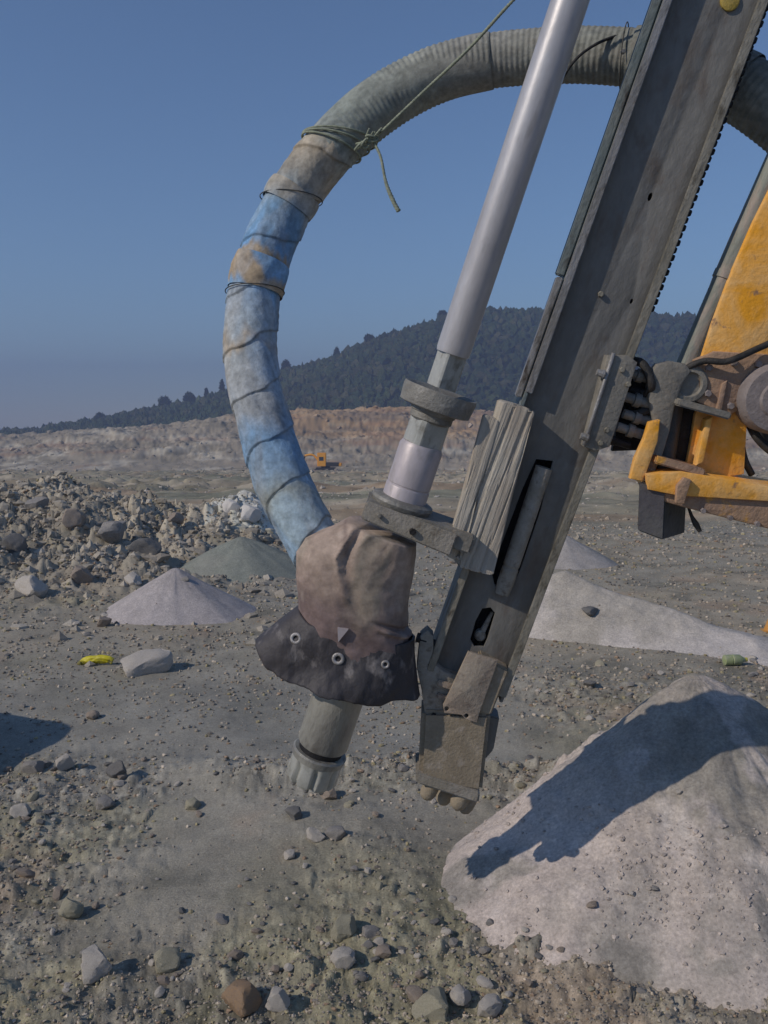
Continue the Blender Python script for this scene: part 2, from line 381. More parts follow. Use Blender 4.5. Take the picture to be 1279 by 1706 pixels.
# ------------------------------------------------------------------ stones
def rock_mesh(name, sub, seed, flat=.75, cuts=7, mat=None, sq=0.0):
    bm = bmesh.new(); bmesh.ops.create_icosphere(bm, subdivisions=sub, radius=1)
    V = np.array([v.co[:] for v in bm.verts]); rng = np.random.RandomState(seed)
    V *= np.array([1.15, .95, flat])
    for i in range(cuts):
        n = rng.normal(size=3); n /= np.linalg.norm(n); d = rng.uniform(.48, .78)
        s = V@n - d; V = V - np.outer(np.maximum(s, 0), n)*.93
    if sq:
        for ax in range(3):
            for sg in (1, -1):
                n = np.zeros(3); n[ax] = sg; n += rng.normal(size=3)*.14; n /= np.linalg.norm(n); s = V@n-sq; V = V-np.outer(np.maximum(s, 0), n)*.96
    V = V*(1+.20*fbm(V[:, 0]*1.9+seed, V[:, 1]*1.9, seed, 5, z=V[:, 2]*1.9, g=.6))[:, None]
    for v, c in zip(bm.verts, V): v.co = c
    me = bpy.data.meshes.new(name); bm.to_mesh(me); bm.free()
    me.polygons.foreach_set('use_smooth', [True]*len(me.polygons)); me.set_sharp_from_angle(angle=math.radians(24))
    if mat: me.materials.append(mat)
    return me
R_grey = rock_mat('grey_rock', (.28, .265, .25), (.40, .37, .33), (.18, .17, .16))
R_pale = rock_mat('pale_rock', (.52, .47, .40), (.62, .57, .50), (.36, .33, .29))
R_olive = rock_mat('olive_rock', (.38, .35, .25), (.47, .43, .32), (.23, .22, .17))
R_rust = rock_mat('rust_rock', (.42, .28, .16), (.34, .25, .18), (.24, .16, .11))
R_white = rock_mat('white_rock', (.70, .66, .60), (.76, .72, .66), (.50, .46, .42))
R_dark = rock_mat('dark_rock', (.17, .165, .16), (.24, .23, .21), (.32, .29, .26))
R_brown = rock_mat('brown_rock', (.33, .265, .21), (.42, .355, .29), (.21, .18, .15))
def ground_at(px, py, dmin=1.5, dmax=60):
    r = ray(px, py); ds = np.exp(np.linspace(math.log(dmin), math.log(dmax), 900))
    Pp = cC + ds[:, None]*r; g = surf_h(Pp[:, 0], Pp[:, 1]); k = np.argmax(Pp[:, 2] <= g)
    return Pp[k], ds[k]
def put_rock(px, py, wpx, mat, label, cat='rock', hr=.75, seed=None, sq=0., name='rock', sub=3, rz=None, sink=.3, wy=1.0, cuts=9):
    """px, py: foot of the rock in the picture; wpx its width"""
    seed = seed if seed is not None else int(px*7+py)
    p, d = ground_at(px, py); r = wpx/F*d/2/.95
    me = rock_mesh(name, sub+1, seed, hr, cuts, mat=mat, sq=sq)
    o = bpy.data.objects.new(name, me); COL.objects.link(o)
    y = p[1] + r*wy*.6; z = float(surf_h(p[0], y)[0])
    o.location = (p[0], y, z + r*hr*(1-sink)*.8); o.scale = (r, r*wy, r)
    o.rotation_euler = (random.uniform(-.15, .15), random.uniform(-.15, .15), rz if rz is not None else random.uniform(0, 6.28))
    return tag(o, label, cat)
put_rock(152, 1640, 66, R_pale, 'squarish pale cream rock with a dark shadow on its right side', sq=.62, hr=.85, seed=4, rz=.5, sink=.1, name='rock')
put_rock(268, 1622, 58, R_olive, 'low greenish grey rock just right of the squarish cream one', hr=.6, seed=12)
put_rock(113, 1532, 38, R_olive, 'small yellowish rock above and left of the squarish cream one', hr=.85, seed=9)
put_rock(570, 1572, 56, R_olive, 'pale olive rock above the smooth white one', hr=.65, seed=3)
put_rock(573, 1622, 46, R_pale, 'smooth rounded white stone in the lower middle', hr=.6, seed=8)
put_rock(615, 1562, 34, R_grey, 'small grey rock touching the right side of the pale olive one', hr=.6, seed=21)
put_rock(524, 1406, 30, R_pale, 'pale rounded stone, left of the close pair below the drill bit', hr=.85, seed=22)
put_rock(560, 1406, 40, R_grey, 'flat grey stone, right of the close pair below the drill bit', hr=.55, seed=23)
put_rock(482, 1433, 24, R_pale, 'tiny white stone left of the close pair below the drill bit', hr=.5, seed=24)
put_rock(400, 1695, 70, R_rust, 'orange brown rock at the bottom edge, left of centre', hr=.7, seed=25)
put_rock(460, 1690, 46, R_pale, 'small whitish rock touching the orange brown rock at the bottom edge', hr=.7, seed=26)
put_rock(548, 1334, 36, R_brown, 'small reddish brown rock right below the drill bit', hr=.6, seed=27)
put_rock(490, 1367, 34, R_dark, 'dark grey stone between the drill bit and the close pair', hr=.6, seed=28)
put_rock(52, 1290, 38, R_grey, 'blue grey stone in the edge of the shade at left', hr=.6, seed=29)
put_rock(105, 1284, 34, R_pale, 'upright pale grey stone right of the shade at left', hr=1.0, seed=30)
put_rock(195, 1298, 34, R_dark, 'dark pointed stone casting a shadow, right of the upright pale one', hr=.8, seed=31)
put_rock(152, 1200, 24, R_brown, 'lone small brown stone on smooth dust below the yellow strip', hr=.6, seed=32)
put_rock(238, 1126, 96, R_pale, 'flat pale wedge of rock beside the yellow strip', hr=.34, seed=35, sink=.2, rz=.3)
put_rock(726, 1700, 78, R_olive, 'largest pale rock of the crumbly patch at the bottom edge', hr=.55, seed=34, cuts=13)
put_rock(770, 1680, 40, R_pale, 'small cream rock behind the largest one of the crumbly patch', hr=.7, seed=44)
put_rock(690, 1672, 34, R_brown, 'small brown rock left of the crumbly pale patch', hr=.6, seed=45)
put_rock(815, 1702, 48, R_pale, 'rough cream rock at the bottom edge right of the big cracked one', hr=.8, seed=35)
put_rock(640, 1600, 30, R_brown, 'brown clod right of the smooth rounded white stone', hr=.7, seed=36)
put_rock(320, 1350, 34, R_olive, 'mossy coloured flat stone on the weathered streak left of the bit', hr=.5, seed=37)
put_rock(170, 1350, 34, R_grey, 'grey stone low at left beneath the dark pointed one', hr=.6, seed=38)
put_rock(30, 1360, 36, R_pale, 'pale pinkish stone near the left edge', hr=.6, seed=39)
put_rock(985, 1030, 30, R_dark, 'small dark stone on top of the spread pale heap', hr=.5, seed=40)
for k, (x, y, w, mt, lb) in enumerate([
    (180, 905, 66, R_grey, 'largest grey boulder of the rubble ridge at left'),
    (118, 890, 48, R_brown, 'brown boulder left of the largest one on the rubble ridge'),
    (42, 992, 62, R_pale, 'pale weathered boulder low on the rubble ridge near the left edge'),
    (238, 925, 44, R_dark, 'dark boulder right of the largest one on the rubble ridge'),
    (130, 975, 46, R_brown, 'brown grey boulder in the lower middle of the rubble ridge'),
    (217, 975, 34, R_pale, 'cracked whitish boulder just above the pale dust cone'),
    (60, 845, 40, R_grey, 'grey boulder on the crest of the rubble ridge near the left edge'),
    (290, 870, 30, R_brown, 'brown boulder at the right end of the rubble ridge crest'),
    (412, 872, 46, R_white, 'bright whitish boulder right beside the lower hose'),
    (380, 858, 36, R_white, 'chalky boulder at the left of the pale hump behind the hose'),
    (20, 925, 44, R_dark, 'dark jagged boulder at the left edge of the rubble ridge'),
    (170, 1045, 30, R_brown, 'small brown boulder at the foot of the rubble ridge')]):
    put_rock(x, y, w, mt, lb, hr=.8, seed=300+k, name='boulder', cat='boulder', wy=.9, sink=.45, cuts=12)
# loose stones, one object each, nearest and largest first; the finer gravel is one stuff mesh
protos = [rock_mesh('stone', 2, 500+i, .7, 6, m) for i, m in enumerate((R_grey, R_grey, R_brown, R_pale, R_dark, R_olive, R_brown, R_pale))]
rng = np.random.RandomState(5); cnt = 0
while cnt < 250:
    d = math.exp(rng.uniform(math.log(2.35), math.log(7.5))); x = rng.uniform(-.44, .44)*d; y = d
    if rng.rand() > float(rough_mask(np.array([x]), np.array([y]))[0])*1.1: continue
    if fbig(np.array([x]), np.array([y]))[0] > ground_h(np.array([x]), np.array([y]))[0]+.03 and rng.rand() > .06: continue
    z = float(surf_h(x, y)[0]); r = rng.uniform(.0075, .0165)*(d/2.6)**.8*(1.5 if rng.rand() < .12 else 1)
    ki = rng.randint(8); cname = ('grey', 'grey', 'brown', 'pale', 'dark', 'yellowish', 'brown', 'pale')[ki]; onm_ = float(fbig(np.array([x]), np.array([y]))[0]) > float(ground_h(np.array([x]), np.array([y]))[0])+.004
    X_ = 639.5+x/y*F; side = 'left' if X_ < 430 else 'middle' if X_ < 850 else 'right'
    where = 'lying on the slope of the large dust mound' if onm_ else ('lying in the nearest rubble at the ' + side + ' of the picture' if y < 3.0 else 'lying on broken ground level with the drill bit, ' + side + ' side' if y < 4.4 else 'lying on the dusty floor beyond the drill bit, ' + side + ' side')
    o = bpy.data.objects.new('stone', protos[ki]); COL.objects.link(o)
    o.location = (x, y, z+r*.3); o.scale = (r*rng.uniform(.8, 1.3), r, r*rng.uniform(.7, 1.1)); o.rotation_euler = (rng.uniform(-.4, .4), rng.uniform(-.4, .4), rng.uniform(0, 6.28))
    tag(o, 'small loose '+cname+' stone '+where, 'stone', 'loose stones scattered over the quarry floor'); cnt += 1
def gravel():
    bm = bmesh.new(); bmesh.ops.create_icosphere(bm, subdivisions=1, radius=1); B = np.array([v.co[:] for v in bm.verts]); Fb = np.array([[v.index for v in f.verts] for f in bm.faces]); bm.free()
    N = 150000; rg = np.random.RandomState(9)
    d = np.exp(rg.uniform(math.log(2.0), math.log(15), N)); x = rg.uniform(-.5, .5, N)*d; y = d
    m = rough_mask(x, y); g = ground_h(x, y); keep = rg.rand(N) < np.clip(m*m*.58+.03+.16*ss(4.0, 5.0, y)+.10*ss(.0, .3, fbm(x*1.5, y*1.5, 357, 3))+.25*(fbig(x, y) > g+.004)*(y < 3.6), 0, 1)
    for fn in MOUNDS.values():
        on = fn(x, y) > g+.004; keep &= ~on | (rg.rand(N) < (.45 if fn is fbig else .02)*(fn(x, y) < g+.30)*ss(-.25, .45, fbm(x*2.2, y*2.2, 353, 3)))
    x, y, d, m = x[keep], y[keep], d[keep], m[keep]; n = len(x); z = surf_h(x, y)
    r = (.0018+.0062*rg.rand(n)**3.2)*(d/2.5)**.8
    S = r[:, None, None]*rg.uniform(.65, 1.35, (n, 12, 1))*rg.uniform(.7, 1.3, (n, 1, 3))*np.array([1, 1, .75])
    V = B[None]*S; V += np.stack([x, y, z+r*.25], 1)[:, None]
    Fx = (Fb[None]+np.arange(n)[:, None, None]*12).reshape(-1, 3)
    pal = np.array([[.30, .28, .255], [.40, .36, .31], [.21, .20, .19], [.55, .50, .44], [.36, .33, .22], [.34, .26, .20]])
    c = pal[rg.choice(6, n, p=[.32, .22, .18, .1, .1, .08])]*rg.uniform(.8, 1.2, (n, 1))*np.array([1.08, 1.03, .94])
    onm = (fbig(x, y) > ground_h(x, y)+.004); c = np.where(onm[:, None], np.array([.50, .44, .39])*rg.uniform(.72, 1.25, (n, 1)), c)
    o = mesh('gravel', V.reshape(-1, 3), Fx, M_grav, cols=np.repeat(c, 12, 0)); tag(o, kind='stuff'); return n
M_grav = ground_mat('gravel_stone', .4, .004, 120)
NG = gravel()
def rubble():
    bm = bmesh.new(); bmesh.ops.create_icosphere(bm, subdivisions=1, radius=1); B = np.array([v.co[:] for v in bm.verts]); Fb = np.array([[v.index for v in f.verts] for f in bm.faces]); bm.free()
    rg = np.random.RandomState(19); N = 15000
    y1 = rg.normal(11.0, 1.9, N); x1 = rg.uniform(-7.5, .3, N); k1 = rg.rand(N) < np.clip(1.15-ss(-3.4, .4, x1)*.95, 0, 1); r1 = (.009+.075*rg.rand(N)**6)
    M2 = 26000; y2 = np.exp(rg.uniform(math.log(12), math.log(212), M2)); x2 = rg.uniform(-.5, .5, M2)*y2; k2 = rg.rand(M2) < .15+.6*ss(-.1, .3, fbm(x2*.25, y2*.12, 351, 3)); r2 = (.0009+.0032*rg.rand(M2)**4)*y2
    x = np.concatenate([x1[k1], x2[k2]]); y = np.concatenate([y1[k1], y2[k2]]); r = np.concatenate([r1[k1], r2[k2]]); n = len(x)
    z = ground_h(x, y); keep = np.ones(n, bool)
    for k_, fn in MOUNDS.items(): keep &= fn(x, y) < z+.02
    x, y, r, z = x[keep], y[keep], r[keep], z[keep]; n = len(x)
    S = r[:, None, None]*rg.uniform(.55, 1.35, (n, 12, 1))*rg.uniform(.7, 1.3, (n, 1, 3))*np.array([1, 1, .75])
    V = B[None]*S + np.stack([x, y, z-r*.10], 1)[:, None]; Fx = (Fb[None]+np.arange(n)[:, None, None]*12).reshape(-1, 3)
    pal = np.array([[.40, .36, .31], [.48, .43, .37], [.29, .265, .235], [.60, .55, .48], [.41, .35, .28]])
    c = pal[rg.choice(5, n, p=[.34, .26, .17, .11, .12])]*rg.uniform(.7, 1.08, (n, 1))
    gc = ground_cols(x, y, z); fr = np.maximum(.8*ss(20, 100, y), .55*(y < 20))[:, None]; c = c*(1-fr)+gc*rg.uniform(.75, 1.3, (n, 1))*fr
    o = mesh('rubble', V.reshape(-1, 3), Fx, M_grav, cols=np.repeat(c, 12, 0)); tag(o, kind='stuff')
rubble()

# ------------------------------------------------------------------ wooded hill
RX = [-1600, -600, -200, 0, 100, 200, 270, 330, 370, 430, 470, 520, 560, 600, 640, 700, 750, 800, 860, 950, 1100, 1150, 1279, 1500, 2000, 3000]
RY = [735, 725, 716, 712, 698, 682, 670, 655, 642, 622, 606, 596, 585, 566, 553, 536, 519, 513, 511, 513, 515, 519, 535, 560, 620, 690]
def hill_h(x, y):
    px = x/np.maximum(y, 1)*F + 639.5
    tm = np.cos(PITCH)*(np.interp(px, RX, RY)+4-853)/F + np.sin(PITCH)
    ridge = CAMH - tm*400 - 5.5
    s = ss(255, 400, y); back = ss(430, 640, y)
    b = -7.0
    z = b + (np.maximum(ridge, -6)-b)*(s**.9)*(1-back)
    return z + 3.0*fbm(x*.018, y*.018, 301, 4)*s*(1-back) - 1.5*(1-s)
def hill_col(x, y, z):
    return mix3(np.tile(C3(.045, .055, .035), (len(x), 1)), C3(.07, .065, .045), ss(-.1, .3, fbm(x*.03, y*.03, 303, 3)))
polar_sheet('hill', np.linspace(D(-62), D(62), 300), np.linspace(262, 720, 110), hill_h, M_ground, hill_col)
m, nt, b = nodes('forest_foliage'); a = nt.nodes.new('ShaderNodeAttribute'); a.attribute_name = 'col'
nz = noise(nt, vecsrc(nt), .9, 4, .7, 0, .3, .7)
nt.links.new(mixc(nt, .6, a.outputs['Color'], mixc(nt, nz, (.35, .35, .35), (1.25, 1.25, 1.2)), 'MULTIPLY'), b.inputs['Base Color'])
b.inputs['Roughness'].default_value = .9; b.inputs['Specular IOR Level'].default_value = .1; bump(nt, b, nz, .8, .6); M_forest = m
def crowns(name, x, y, R, H, seed):
    bm = bmesh.new(); bmesh.ops.create_icosphere(bm, subdivisions=1, radius=1); B = np.array([v.co[:] for v in bm.verts]); Fb = np.array([[v.index for v in f.verts] for f in bm.faces]); bm.free()
    k = len(B); n = len(x); rg = np.random.RandomState(seed); z = hill_h(x, y)
    S = rg.uniform(.68, 1.28, (n, k, 1)); V = B[None]*S*np.stack([R*rg.uniform(.8, 1.2, n), R*rg.uniform(.8, 1.2, n), H], 1)[:, None]
    V += np.stack([x, y, z+H*.65], 1)[:, None]
    Fx = (Fb[None]+np.arange(n)[:, None, None]*k).reshape(-1, 3)
    pal = np.array([[.050, .072, .034], [.064, .082, .036], [.084, .086, .046], [.042, .064, .034]])
    c = pal[rg.choice(4, n)]*rg.uniform(.85, 1.15, (n, 1))*(1+.5*fbm(x*.03, y*.03, 311, 4))[:, None]
    return mesh(name, V.reshape(-1, 3), Fx, M_forest, cols=np.repeat(c, k, 0))
rg = np.random.RandomState(3); N = 9500
N = 26000; yy = rg.uniform(262, 425, N); xx = (rg.uniform(-120, 1420, N)-639.5)/F*yy
o = crowns('forest', xx, yy, 1.0+2.2*rg.rand(N)**2, .9+2.2*rg.rand(N)**2, 4); tag(o, kind='stuff')
# single trees that stand out on the skyline
M_bark = grime('bark', (.08, .06, .045), (.12, .1, .08), scale=2)
def leafy(n, c, R, H, rg, conical):
    u = rg.normal(size=(n, 3)); u /= np.linalg.norm(u, axis=1)[:, None]; q = rg.rand(n)**.45
    P = u*q[:, None]
    if conical: P[:, :2] *= (1-.75*(P[:, 2:3]*.5+.5)); 
    lump = 1+.35*fbm(P[:, 0]*2.2, P[:, 1]*2.2, int(R*97), 3, z=P[:, 2]*2.2)
    P = P*lump[:, None]*np.array([R, R, H/2]) + c
    s = .32; V = P[:, None]+rg.normal(size=(n, 3, 3))*s
    return V.reshape(-1, 3), np.arange(n*3).reshape(-1, 3)
def tree(px, R, H, label, conical=False, d=392):
    x = (px-639.5)/F*d; g = float(hill_h(np.array([x]), np.array([float(d)]))[0]); rg = np.random.RandomState(int(px))
    R *= .72; H *= .78
    e = empty('pine_tree' if conical else 'broadleaf_tree', (x, d, g), label, 'tree', 'trees standing out on the skyline of the hill')
    th = np.linspace(0, 2*np.pi, 8, endpoint=False); V = []; Fs = []
    for k, (zz, r) in enumerate(((-.5, .28), (H*.3, .2), (H*.75, .07))):
        V += [(x+r*math.cos(t)+.1*k, d+r*math.sin(t), g+zz) for t in th]
    for k in range(2): Fs += [(k*8+i, k*8+(i+1) % 8, k*8+8+(i+1) % 8, k*8+8+i) for i in range(8)]
    mesh('trunk', V, Fs, M_bark, e, smooth=60)
    Vl, Fl = leafy(2600, np.array([x, d, g+H*.62]), R, H*.78, rg, conical)
    col = np.tile(C3(.038, .05, .025), (len(Vl), 1))*np.repeat(rg.uniform(.7, 1.3, (len(Vl)//3, 1)), 3, 0)
    mesh('crown', Vl, Fl, M_forest, e, cols=col)
for px, R, H, lb, cn in ((372, 1.9, 11, 'dark pointed tree on the skyline just left of the hose', True), (346, 1.6, 9.5, 'small pointed tree left of the one beside the hose on the skyline', True),
        (318, 3.4, 9, 'broad round tree left of the pointed pair on the skyline', False), (276, 3.6, 9.5, 'round tree on the skyline where the left ridge dips', False),
        (168, 2.6, 7.5, 'low round tree on the far left ridge', False), (478, 2.6, 9, 'bushy tree on the skyline just right of the hose', False),
        (562, 2.5, 8.5, 'small peaked tree midway up the hill skyline', True), (615, 2.8, 8, 'rounded tree on the hill skyline right of the small peaked one', False),
        (735, 3.0, 8, 'rounded tree on the hill skyline just left of the drill rod', False)):
    tree(px, R, H, lb, cn)

# ================================================================== drilling rig
# frame of the mast: A runs up along it, W to its right, N out of its face; the origin is the drill bit
BIT = at(520, 1290, 2.72); TOP = at(950, 0, 2.25)
A = TOP-BIT; A = A/np.linalg.norm(A)
_m = at(950, 600, 2.5); n0 = cC-_m; n0 = n0-A*n0.dot(A); n0 /= np.linalg.norm(n0)
_w = np.cross(A, n0); _a = D(10); N_ = n0*math.cos(_a)+_w*math.sin(_a); W = np.cross(A, N_)
def ML(w, n, a):
    w, n, a = np.broadcast_arrays(np.asarray(w, float), n, a)
    return BIT + w[..., None]*W + n[..., None]*N_ + a[..., None]*A
def pk(x, y, n=0.0):
    r = ray(x, y); O = BIT+n*N_; s = (O-cC).dot(N_)/r.dot(N_); q = cC+s*r-BIT
    return (float(q.dot(W)), float(q.dot(A)))
def lcof(V):
    q = np.asarray(V)-BIT; return np.stack([q@W, q@N_, q@A], -1)
def mm(name, V, Fc, mat, parent=None, smooth=None, **k):
    V = np.asarray(V); return mesh(name, V, Fc, mat, parent, smooth, lc=lcof(V), **k)
def from_bm(name, bm, mat, parent, smooth=30, frame=True):
    V = np.array([v.co[:] for v in bm.verts]); Fs = [[v.index for v in f.verts] for f in bm.faces]; bm.free()
    return mm(name, V, Fs, mat, parent, smooth)
def box(name, w0, w1, n0_, n1, a0, a1, mat, parent, bev=.003, taper=None):
    bm = bmesh.new(); bmesh.ops.create_cube(bm, size=1)
    for v in bm.verts:
        w = w0 if v.co.x < 0 else w1; n = n0_ if v.co.y < 0 else n1; a = a0 if v.co.z < 0 else a1
        v.co = (w, n, a)
    if bev: bmesh.ops.bevel(bm, geom=bm.edges[:], offset=bev, segments=2, affect='EDGES')
    for v in bm.verts: v.co = ML(v.co.x, v.co.y, v.co.z)
    bmesh.ops.recalc_face_normals(bm, faces=bm.faces)
    bm.verts.index_update(); return from_bm(name, bm, mat, parent)
def hexa(name, P8, mat, parent, bev=.004, smooth=30):
    """P8: four front corners then the four matching back corners, world coordinates"""
    bm = bmesh.new(); vs = [bm.verts.new(p) for p in P8]
    for f in ((0, 1, 2, 3), (7, 6, 5, 4), (0, 4, 5, 1), (1, 5, 6, 2), (2, 6, 7, 3), (3, 7, 4, 0)): bm.faces.new([vs[i] for i in f])
    if bev: bmesh.ops.bevel(bm, geom=bm.edges[:], offset=bev, segments=2, affect='EDGES')
    bmesh.ops.recalc_face_normals(bm, faces=bm.faces); bm.verts.index_update(); return from_bm(name, bm, mat, parent, smooth)
def plate(name, outline, n, th, mat, parent, holes=(), bev=.002, px=True, jag=0):
    """sheet cut to an outline (picture points dropped on the mast plane n, or local coordinates), th thick behind n"""
    cu = bpy.data.curves.new(name, 'CURVE'); cu.dimensions = '2D'; cu.fill_mode = 'BOTH'; cu.extrude = max(th/2-bev, .0005); cu.bevel_depth = bev; cu.bevel_resolution = 1; cu.offset = -bev
    for pts in [outline]+list(holes):
        pts = [pk(x, y, n) for x, y in pts] if px else pts
        s = cu.splines.new('POLY'); s.points.add(len(pts)-1)
        for q, (u, v) in zip(s.points, pts): q.co = (u, v, 0, 1)
        s.use_cyclic_u = True
    ob = bpy.data.objects.new('tmp', cu); COL.objects.link(ob)
    me = bpy.data.meshes.new_from_object(ob.evaluated_get(bpy.context.evaluated_depsgraph_get()))
    V = np.array([v.co[:] for v in me.vertices]); Fs = [list(p.vertices) for p in me.polygons]
    bpy.data.objects.remove(ob); bpy.data.curves.remove(cu); bpy.data.meshes.remove(me)
    bm = bmesh.new(); vs = [bm.verts.new(ML(v[0], n-th/2+v[2], v[1])) for v in V]
    for f in Fs:
        try: bm.faces.new([vs[i] for i in f])
        except ValueError: pass
    bmesh.ops.remove_doubles(bm, verts=bm.verts, dist=1e-5); bmesh.ops.recalc_face_normals(bm, faces=bm.faces); bm.verts.index_update()
    return from_bm(name, bm, mat, parent, 35)
def frame_of(ax, ref=None):
    ax = ax/np.linalg.norm(ax); ref = N_ if ref is None else ref
    u = ref-ax*ref.dot(ax)
    if np.linalg.norm(u) < 1e-3: u = W-ax*W.dot(ax)
    u /= np.linalg.norm(u); return ax, u, np.cross(ax, u)
def lathe(name, p0, ax, prof, mat, parent, seg=40, smooth=35, ref=None, wob=0, seed=0, phase=0.0):
    """prof: list of (distance along the axis, radius)"""
    ax, u, v = frame_of(np.asarray(ax, float), ref); th = np.linspace(0, 2*np.pi, seg, endpoint=False)+phase
    V = []; 
    for s, r in prof:
        rr = r*(1+wob*vn(np.cos(th)*1.5+s*20, np.sin(th)*1.5, seed)) if wob else r
        V.append(p0+ax*s+np.outer(np.cos(th)*rr, u)+np.outer(np.sin(th)*rr, v))
    V = np.concatenate(V); m = len(prof)
    Fs = [(k*seg+i, k*seg+(i+1) % seg, (k+1)*seg+(i+1) % seg, (k+1)*seg+i) for k in range(m-1) for i in range(seg)]
    Fs += [tuple(range(seg))[::-1], tuple((m-1)*seg+i for i in range(seg))]
    return mm(name, V, Fs, mat, parent, smooth)
def spline(pts, n):
    P = np.asarray(pts, float); k = len(P); Pe = np.vstack([2*P[0]-P[1], P, 2*P[-1]-P[-2]])
    seg = np.linalg.norm(np.diff(P[:, :3], axis=0), axis=1); cum = np.concatenate([[0], np.cumsum(seg)]); t = np.linspace(0, cum[-1], n)
    i = np.clip(np.searchsorted(cum, t, side='right')-1, 0, k-2); f = ((t-cum[i])/np.maximum(seg[i], 1e-9))[:, None]
    a, b, c, d = Pe[i], Pe[i+1], Pe[i+2], Pe[i+3]
    return .5*((2*b)+(-a+c)*f+(2*a-5*b+4*c-d)*f*f+(-a+3*b-3*c+d)*f**3)
def tube(name, pts, r, mat, parent, seg=10, n=None, disp=None, smooth=180, raw=False, cap=True, lcs=False, cols=None):
    n = n or max(8, len(pts)*6); Q = np.asarray(pts, float) if raw else spline(pts, n); n = len(Q)
    rad = np.full(n, r) if np.isscalar(r) else (np.interp(np.linspace(0, 1, n), np.linspace(0, 1, len(r)), r) if len(r) != n else np.asarray(r))
    Tn = np.gradient(Q, axis=0); Tn /= np.linalg.norm(Tn, axis=1)[:, None]
    u = np.array([0, 0, 1.])-Tn[0]*Tn[0][2]
    if np.linalg.norm(u) < .1: u = np.array([0, 1., 0])-Tn[0]*Tn[0][1]
    th = np.linspace(0, 2*np.pi, seg, endpoint=False); V = []; L = []; s = np.concatenate([[0], np.cumsum(np.linalg.norm(np.diff(Q, axis=0), axis=1))])
    for k in range(n):
        u = u-Tn[k]*u.dot(Tn[k]); u /= np.linalg.norm(u); v = np.cross(Tn[k], u)
        rr = rad[k]*np.ones(seg)
        if disp is not None: rr = rr+disp(s[k], th, k/(n-1))
        V.append(Q[k]+np.outer(np.cos(th)*rr, u)+np.outer(np.sin(th)*rr, v)); L.append(np.stack([np.cos(th)*rad[k], np.sin(th)*rad[k], np.full(seg, s[k])], 1))
    V = np.concatenate(V)
    if cols is not None:
        ix = np.arange(n*seg).reshape(n, seg); q4 = [ix[:-1], np.roll(ix, -1, 1)[:-1], np.roll(ix, -1, 1)[1:], ix[1:]]
        return mesh(name, V, np.stack([q.ravel() for q in q4], 1), mat, parent, smooth, lc=np.concatenate(L), cols=cols)
    Fs = [(k*seg+i, k*seg+(i+1) % seg, (k+1)*seg+(i+1) % seg, (k+1)*seg+i) for k in range(n-1) for i in range(seg)]
    if cap: Fs += [tuple(range(seg))[::-1], tuple((n-1)*seg+i for i in range(seg))]
    return mesh(name, V, Fs, mat, parent, smooth, lc=np.concatenate(L))
def bolt(p, ax, r, mat, parent, name='bolt', h=.012):
    lathe(name, p, ax, [(-.002, r), (h*.8, r), (h, r*.85)], mat, parent, 6, 20)

# ---- materials of the rig
S1 = (1, 1, .5)
M_beam = grime('beam_steel', (.20, .195, .18), (.255, .248, .225), (.19, .165, .14), 6, .58, .25, 'lc', S1, .4, .66, .3)
M_edge = grime('worn_edge_steel', (.40, .39, .38), (.28, .265, .24), (.12, .10, .08), 12, .5, .35, 'lc', S1)
M_edge2 = grime('dusty_edge_steel', (.36, .335, .275), (.25, .23, .18), (.10, .085, .06), 12, .6, .2, 'lc', S1)
M_rail = grime('painted_rail', (.17, .21, .21), (.23, .25, .235), (.09, .08, .07), 10, .6, .1, 'lc', S1)
M_black = grime('near_black', (.012, .012, .013), (.03, .028, .026), None, 14, .6, .1, 'lc')  # near-black for chain and bolts, also stands in for dark holes and gaps
M_dirtsteel = grime('dust_caked_steel', (.39, .355, .30), (.30, .27, .215), (.16, .13, .10), 14, .85, .0, 'lc')
M_mud = grime('mud_caked_steel', (.37, .31, .225), (.29, .24, .17), (.42, .36, .29), 12, .9, .0, 'lc')
M_pink = grime('primer_brown_plate', (.36, .29, .225), (.42, .36, .285), (.26, .205, .16), 12, .8, .05, 'lc')
M_rod = grime('bright_rod_steel', (.60, .585, .58), (.50, .475, .465), (.32, .295, .27), 7, .40, .3, 'lc', (1, 1, .3), .35, .7, .12, .002, .6, .8, .5)
M_joint = grime('machined_joint_steel', (.56, .56, .51), (.42, .42, .37), (.26, .25, .21), 12, .42, .25, 'lc', (1, 1, .6), .35, .7, .12, .002)
M_coup = grime('coupling_steel', (.56, .50, .505), (.47, .43, .425), (.34, .31, .28), 8, .45, .2, 'lc', (1, 1, .4), .35, .7, .12, .002)
M_disc = grime('dusty_disc_steel', (.30, .29, .255), (.20, .19, .17), (.37, .355, .32), 14, .6, .15, 'lc')
M_hammer = grime('hammer_steel', (.42, .41, .355), (.28, .27, .24), (.18, .17, .15), 10, .45, .25, 'lc', (1, 1, .4))
M_orange = grime('orange_paint', (.96, .43, .03), (.92, .56, .22), (.38, .22, .12), 9, .55, .0, 'lc', (1, 1, 1), .38, .64, .4, .003, .60, .68)
M_orust = grime('rusted_orange', (.46, .30, .19), (.34, .23, .165), (.72, .38, .08), 7, .75, .0, 'lc', (1, 1, 1), .4, .6, .5, .004, .62, .72)
M_hub = grime('dusty_hub', (.32, .28, .265), (.24, .205, .195), None, 9, .7, .1, 'lc')
M_grey = grime('bracket_grey', (.31, .29, .245), (.22, .205, .175), (.36, .31, .24), 10, .7, .1, 'lc')
M_dkbox = grime('dark_box_paint', (.055, .062, .062), (.09, .09, .09), (.12, .10, .09), 6, .5, .1, 'lc')
M_dkbox2 = grime('dusty_dark_box', (.13, .12, .125), (.17, .165, .15), None, 6, .7, 0, 'lc')
M_rubber = grime('black_rubber_hose', (.025, .025, .024), (.06, .055, .05), None, 20, .6)
